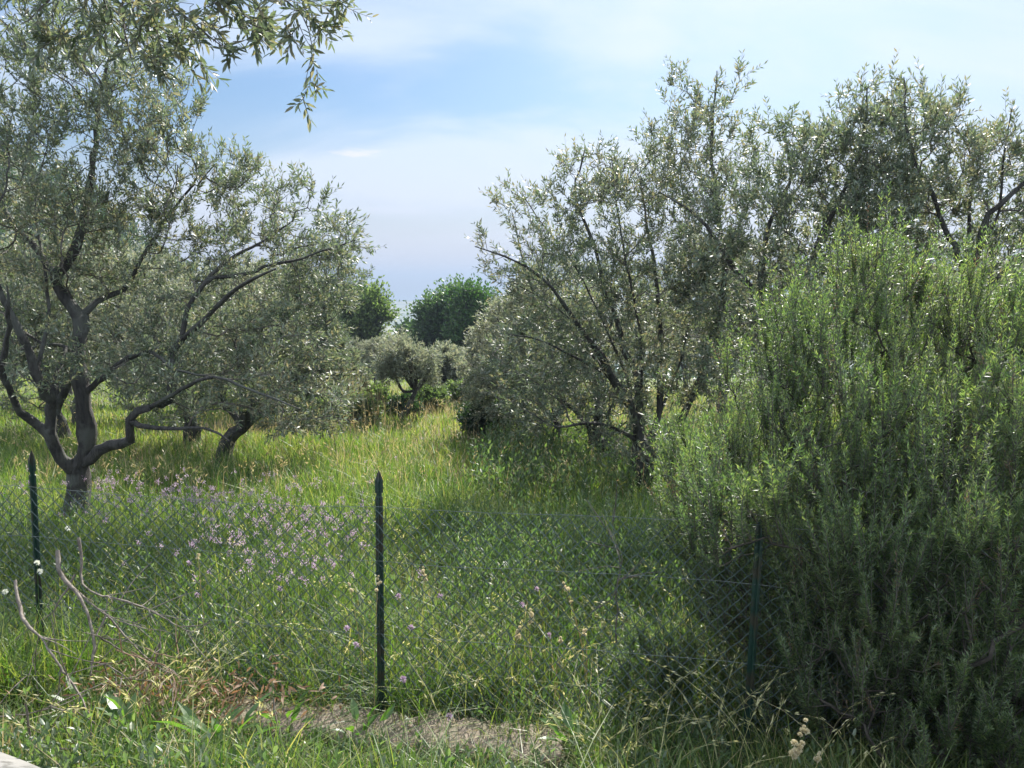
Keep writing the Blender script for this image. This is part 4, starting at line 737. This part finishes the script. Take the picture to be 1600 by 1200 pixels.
def cocksfoot(px, py, D, sz, lab, seed, n=5, bend=0., name='cocksfoot_stalk'):
    rg = np.random.default_rng(seed); p = W(px, py, D); x = p[0] - bend; b = np.array([x, p[1] + .05, gz(x, p[1])]); root = empty(name, tuple(b), lab, 'grass stalk', 'cream seed heads standing above the grass')
    q = catmull([b, b * .5 + p * .5 + [-.2 * bend, 0, .04], p], .04); v, f = tubes(q, np.full(len(q), .0015), [np.arange(len(q))], 4, first_r=False); mk('stem', v, f, M_DRY, root)
    t = nrm(q[-1] - q[-3]); parts = []; cc = p + t * .0
    for k in range(n):
        c = p + t * (k * .0135 * sz) + rg.normal(0, .006 * sz, 3); m = 90; d = nrm(rg.normal(0, 1, (m, 3))); rr = .0078 * sz * (1 - .6 * k / n) * rg.uniform(.8, 1.25)
        parts.append((*leaf_cards(c + d * rr * .45, nrm(d + t * .9), np.full(m, rr * 1.5), np.full(m, rr * .6), rg, 1.5, .1), 0))
    v, f, mi = merge(parts); mk('seed_head', v, f, [M_CREAM], root)
for i, (px, py, D, sz, n, bd, lab) in enumerate([(886, 924, 3.9, 1.1, 4, -.12, 'nodding cream seed head, highest right of centre'), (893, 942, 3.9, .8, 2, -.1, 'small cream seed head just under the highest one'), (828, 968, 3.9, 1, 5, 0, 'stacked cream seed head beside the deep lilac flower'), (808, 995, 3.8, 1.2, 4, .06, 'thick cream seed head leaning left'),
    (875, 1003, 3.8, 1, 3, .03, 'cream seed head right of the leaning thick one'), (913, 992, 3.8, 1, 4, .02, 'cream seed head furthest right over the dark grass'), (662, 905, 3.9, 1, 6, .02, 'tall slim cream seed head right of the middle post'), (549, 925, 3.9, .9, 5, -.05, 'curved cream seed head left of the middle post'), (590, 917, 3.7, .9, 5, .04, 'cream seed head crossing the middle post'),
    (310, 872, 4.0, .8, 3, 0, 'pale seed head in front of the netting on the left'), (1240, 1182, 2.75, 1.2, 12, .03, 'long knobbly white seed spike at the bottom of the rosemary'), (1277, 1190, 2.72, .9, 4, 0, 'short white seed spike at the bottom right of the long one')]):
    cocksfoot(px, py, D, sz, lab, 400 + i, n, bd)

# ------------------------------------------------------------------ leafy weeds in the verge
def weed(px, py, D, n, ll, lw, label, seed):
    rg = np.random.default_rng(seed); p = W(px, py, D); b = np.array([p[0], p[1], gz(p[0], p[1])]); a = rg.uniform(0, 6.28, n); e = rg.uniform(.35, 1.2, n)
    d = np.stack([np.cos(a) * np.cos(e), np.sin(a) * np.cos(e), np.sin(e)], 1); st = b + d * rg.uniform(.04, .12, (n, 1)) + [0, 0, .12]; l = rg.uniform(ll * .6, ll * 1.1, n)
    ll *= 1.35; lw *= 1.35; l = l * 1.35; root = empty('broadleaf_weed', tuple(b), label, 'weed', 'leafy weeds on the verge'); v, f = leaf_cards(st, d, l, l * lw / ll, rg, .5, .25); mk('leaves', v, f, M_WEED, root)
    P = np.stack([np.repeat(b[None], n, 0), st + d * .01], 1).reshape(-1, 3); v, f = tubes(P, np.full(2 * n, .002), list(np.arange(2 * n).reshape(n, 2)), 4, first_r=False); mk('stalks', v, f, M_WEED, root)
for i, a in enumerate([(205, 1115, 3.3, 9, .11, .05, 'bright broad leaved weed left of the bottom centre'), (330, 1130, 3.2, 12, .16, .035, 'weed with long upright light green leaves'), (355, 1155, 3.1, 8, .14, .04, 'weed with sideways light green leaves beside the long leaved one'), (120, 1060, 3.5, 8, .09, .035, 'dull green weed under the cut branches'), (440, 1060, 3.5, 9, .09, .03, 'green weed between the branches and the footing'), (560, 1100, 3.4, 8, .08, .03, 'small weed at the foot of the middle post'), (900, 1110, 3.4, 9, .1, .03, 'green weed right of the footing')]):
    weed(*a, 500 + i)

# ------------------------------------------------------------------ cut dead branches
def zz3(x, y): return (x / 3., 800 + y / 3.)
def dead(lines, label, seed, D, cat='branch', name='dead_branch', group='cut branches leaning on the fence', side=16, mt=None):
    rg = np.random.default_rng(seed); s = Skel(4000); first = True
    for pts, r0, r1, dd in lines:
        q = [W(*zz3(x, y), D + dd[0] + (dd[1] - dd[0]) * i / (len(pts) - 1)) for i, (x, y) in enumerate(pts)]
        s.limb(q, r0 * .75, r1 * .6, .035, rg, .009)
    nb = s.n
    for k in range(side):
        i = rg.integers(nb // 4, nb); L_ = rg.uniform(.06, .32); d = nrm(s.d[i] + rg.normal(0, .7, 3)); s.limb([s.p[i], s.p[i] + d * L_ * .5 + rg.normal(0, .01, 3), s.p[i] + d * L_], .003, .0015, .03)
    s.r = s.fr[:s.n].copy(); ch = s.chains(); v, f = tubes(s.p[:s.n], s.r, ch, 7, .16, rg); v = v[:]; o = mk(name, v, f, mt or M_DEAD, smooth=True)
    return tag(o, label, cat, group)
dead([([(270, 180), (280, 290), (370, 380), (420, 500), (430, 600), (430, 720), (445, 850)], .015, .007, (0, -.35)), ([(370, 380), (500, 490), (600, 600), (700, 690), (850, 780)], .008, .003, (0, -.25)), ([(430, 560), (560, 640), (740, 720)], .006, .003, (-.1, -.3)), ([(430, 710), (520, 715), (600, 780), (650, 860)], .005, .002, (-.25, -.4))], 'thick cut branch with a pale sawn end and a fork, leaning on the netting', 601, 4.05)
dead([([(368, 120), (383, 240), (380, 330), (450, 380), (600, 420), (760, 490), (900, 565)], .010, .004, (.05, -.2)), ([(755, 490), (757, 560), (762, 640)], .003, .002, (-.1, -.2))], 'curved cut branch sweeping right behind the forked one', 602, 4.08)
dead([([(72, 320), (100, 480), (190, 600), (300, 740), (390, 880), (430, 1000), (425, 1180)], .011, .004, (0, -.75)), ([(190, 600), (150, 680), (130, 760)], .004, .002, (-.2, -.3))], 'long bare cut branch at the far left, slanting down to the right', 603, 3.9)
dead([([(352, 290), (290, 390), (258, 470), (250, 560)], .009, .004, (0, -.1))], 'short pale stick crossing behind the forked branch', 604, 4.1, side=4)
dead([([(440, 440), (530, 500), (700, 545), (860, 578)], .004, .002, (0, -.2)), ([(500, 490), (640, 520), (700, 560)], .003, .002, (0, -.1))], 'thin grey twig lying under the curved branch', 605, 3.95, side=2)
dead([([(120, 900), (135, 1000), (145, 1100), (150, 1200)], .006, .004, (0, 0)), ([(145, 1095), (300, 1115), (450, 1145)], .003, .002, (0, -.1)), ([(140, 1015), (180, 1025), (240, 1018)], .0025, .0015, (0, 0))], 'thin upright twig in the lower left corner', 606, 3.0, side=4)
dead([([(0, 960), (120, 948), (270, 915)], .004, .002, (0, 0))], 'thin horizontal twig at the left edge', 607, 3.1, side=4)
dead([([(1283, 870), (1290, 980), (1310, 1080), (1340, 1160)], .005, .003, (0, -.1))], 'single bent dry stick above the concrete footing', 608, 3.35, side=4)
for k in range(7):
    rg = random.Random(900 + k); x0 = rg.uniform(430, 700); y0 = rg.uniform(600, 760)
    dead([([(x0, y0), (x0 + 80, y0 + rg.uniform(-10, 60)), (x0 + rg.uniform(150, 230), y0 + rg.uniform(-30, 110))], .004, .002, (0, -.1))], ['brown twig on top of the heap', 'brown twig half buried in the heap', 'short brown twig at the left of the heap', 'brown twig pointing down the heap', 'brown twig at the right end of the heap', 'brown twig under the forked branch', 'bent brown twig in the middle of the heap'][k], 620 + k, 3.75, name='dry_twig', cat='twig', group='brown twigs in the heap of cut branches', side=2, mt=M_RUST)
def z5(x, y): return ((480 + x / 2.857) * 3, (780 + y / 2.857 - 800) * 3)
dead([([z5(1380, 640), z5(1378, 480), z5(1385, 300), z5(1375, 150), z5(1370, 20)], .006, .002, (0, 0)), ([z5(1380, 350), z5(1440, 345), z5(1500, 352)], .003, .002, (0, -.05)), ([z5(1385, 290), z5(1300, 310), z5(1210, 325)], .003, .0015, (0, .05)), ([z5(1380, 420), z5(1330, 470), z5(1260, 485)], .003, .0015, (0, 0)), ([z5(1410, 320), z5(1400, 240), z5(1385, 200)], .004, .002, (0, 0))], 'dead brown weed standing against the fence left of the rosemary', 640, 3.75, name='dead_weed', cat='weed', group=None, side=8, mt=M_TWIG)

# ------------------------------------------------------------------ haze
m, nt_, N_, L_, P_, O_ = mat('haze_air'); N_.remove(P_); pv = N_.new('ShaderNodeVolumePrincipled'); pv.inputs['Color'].default_value = (.255, .31, .40, 1)
pv.inputs['Density'].default_value = .0007; pv.inputs['Anisotropy'].default_value = .25; L_.new(pv.outputs[0], O_.inputs['Volume'])
x0, x1, y0, y1, z0, z1 = -31000, 31000, -1000, 27000, -77, 42
V = np.array([(x0, y0, z0), (x1, y0, z0), (x1, y1, z0), (x0, y1, z0), (x0, y0, z1), (x1, y0, z1), (x1, y1, z1), (x0, y1, z1)], float)
tag(mk('haze', V, [np.array([[0, 3, 2, 1], [4, 5, 6, 7], [0, 1, 5, 4], [1, 2, 6, 5], [2, 3, 7, 6], [3, 0, 4, 7]])], m), 'thin sea haze over the landscape', 'haze', kind='stuff')
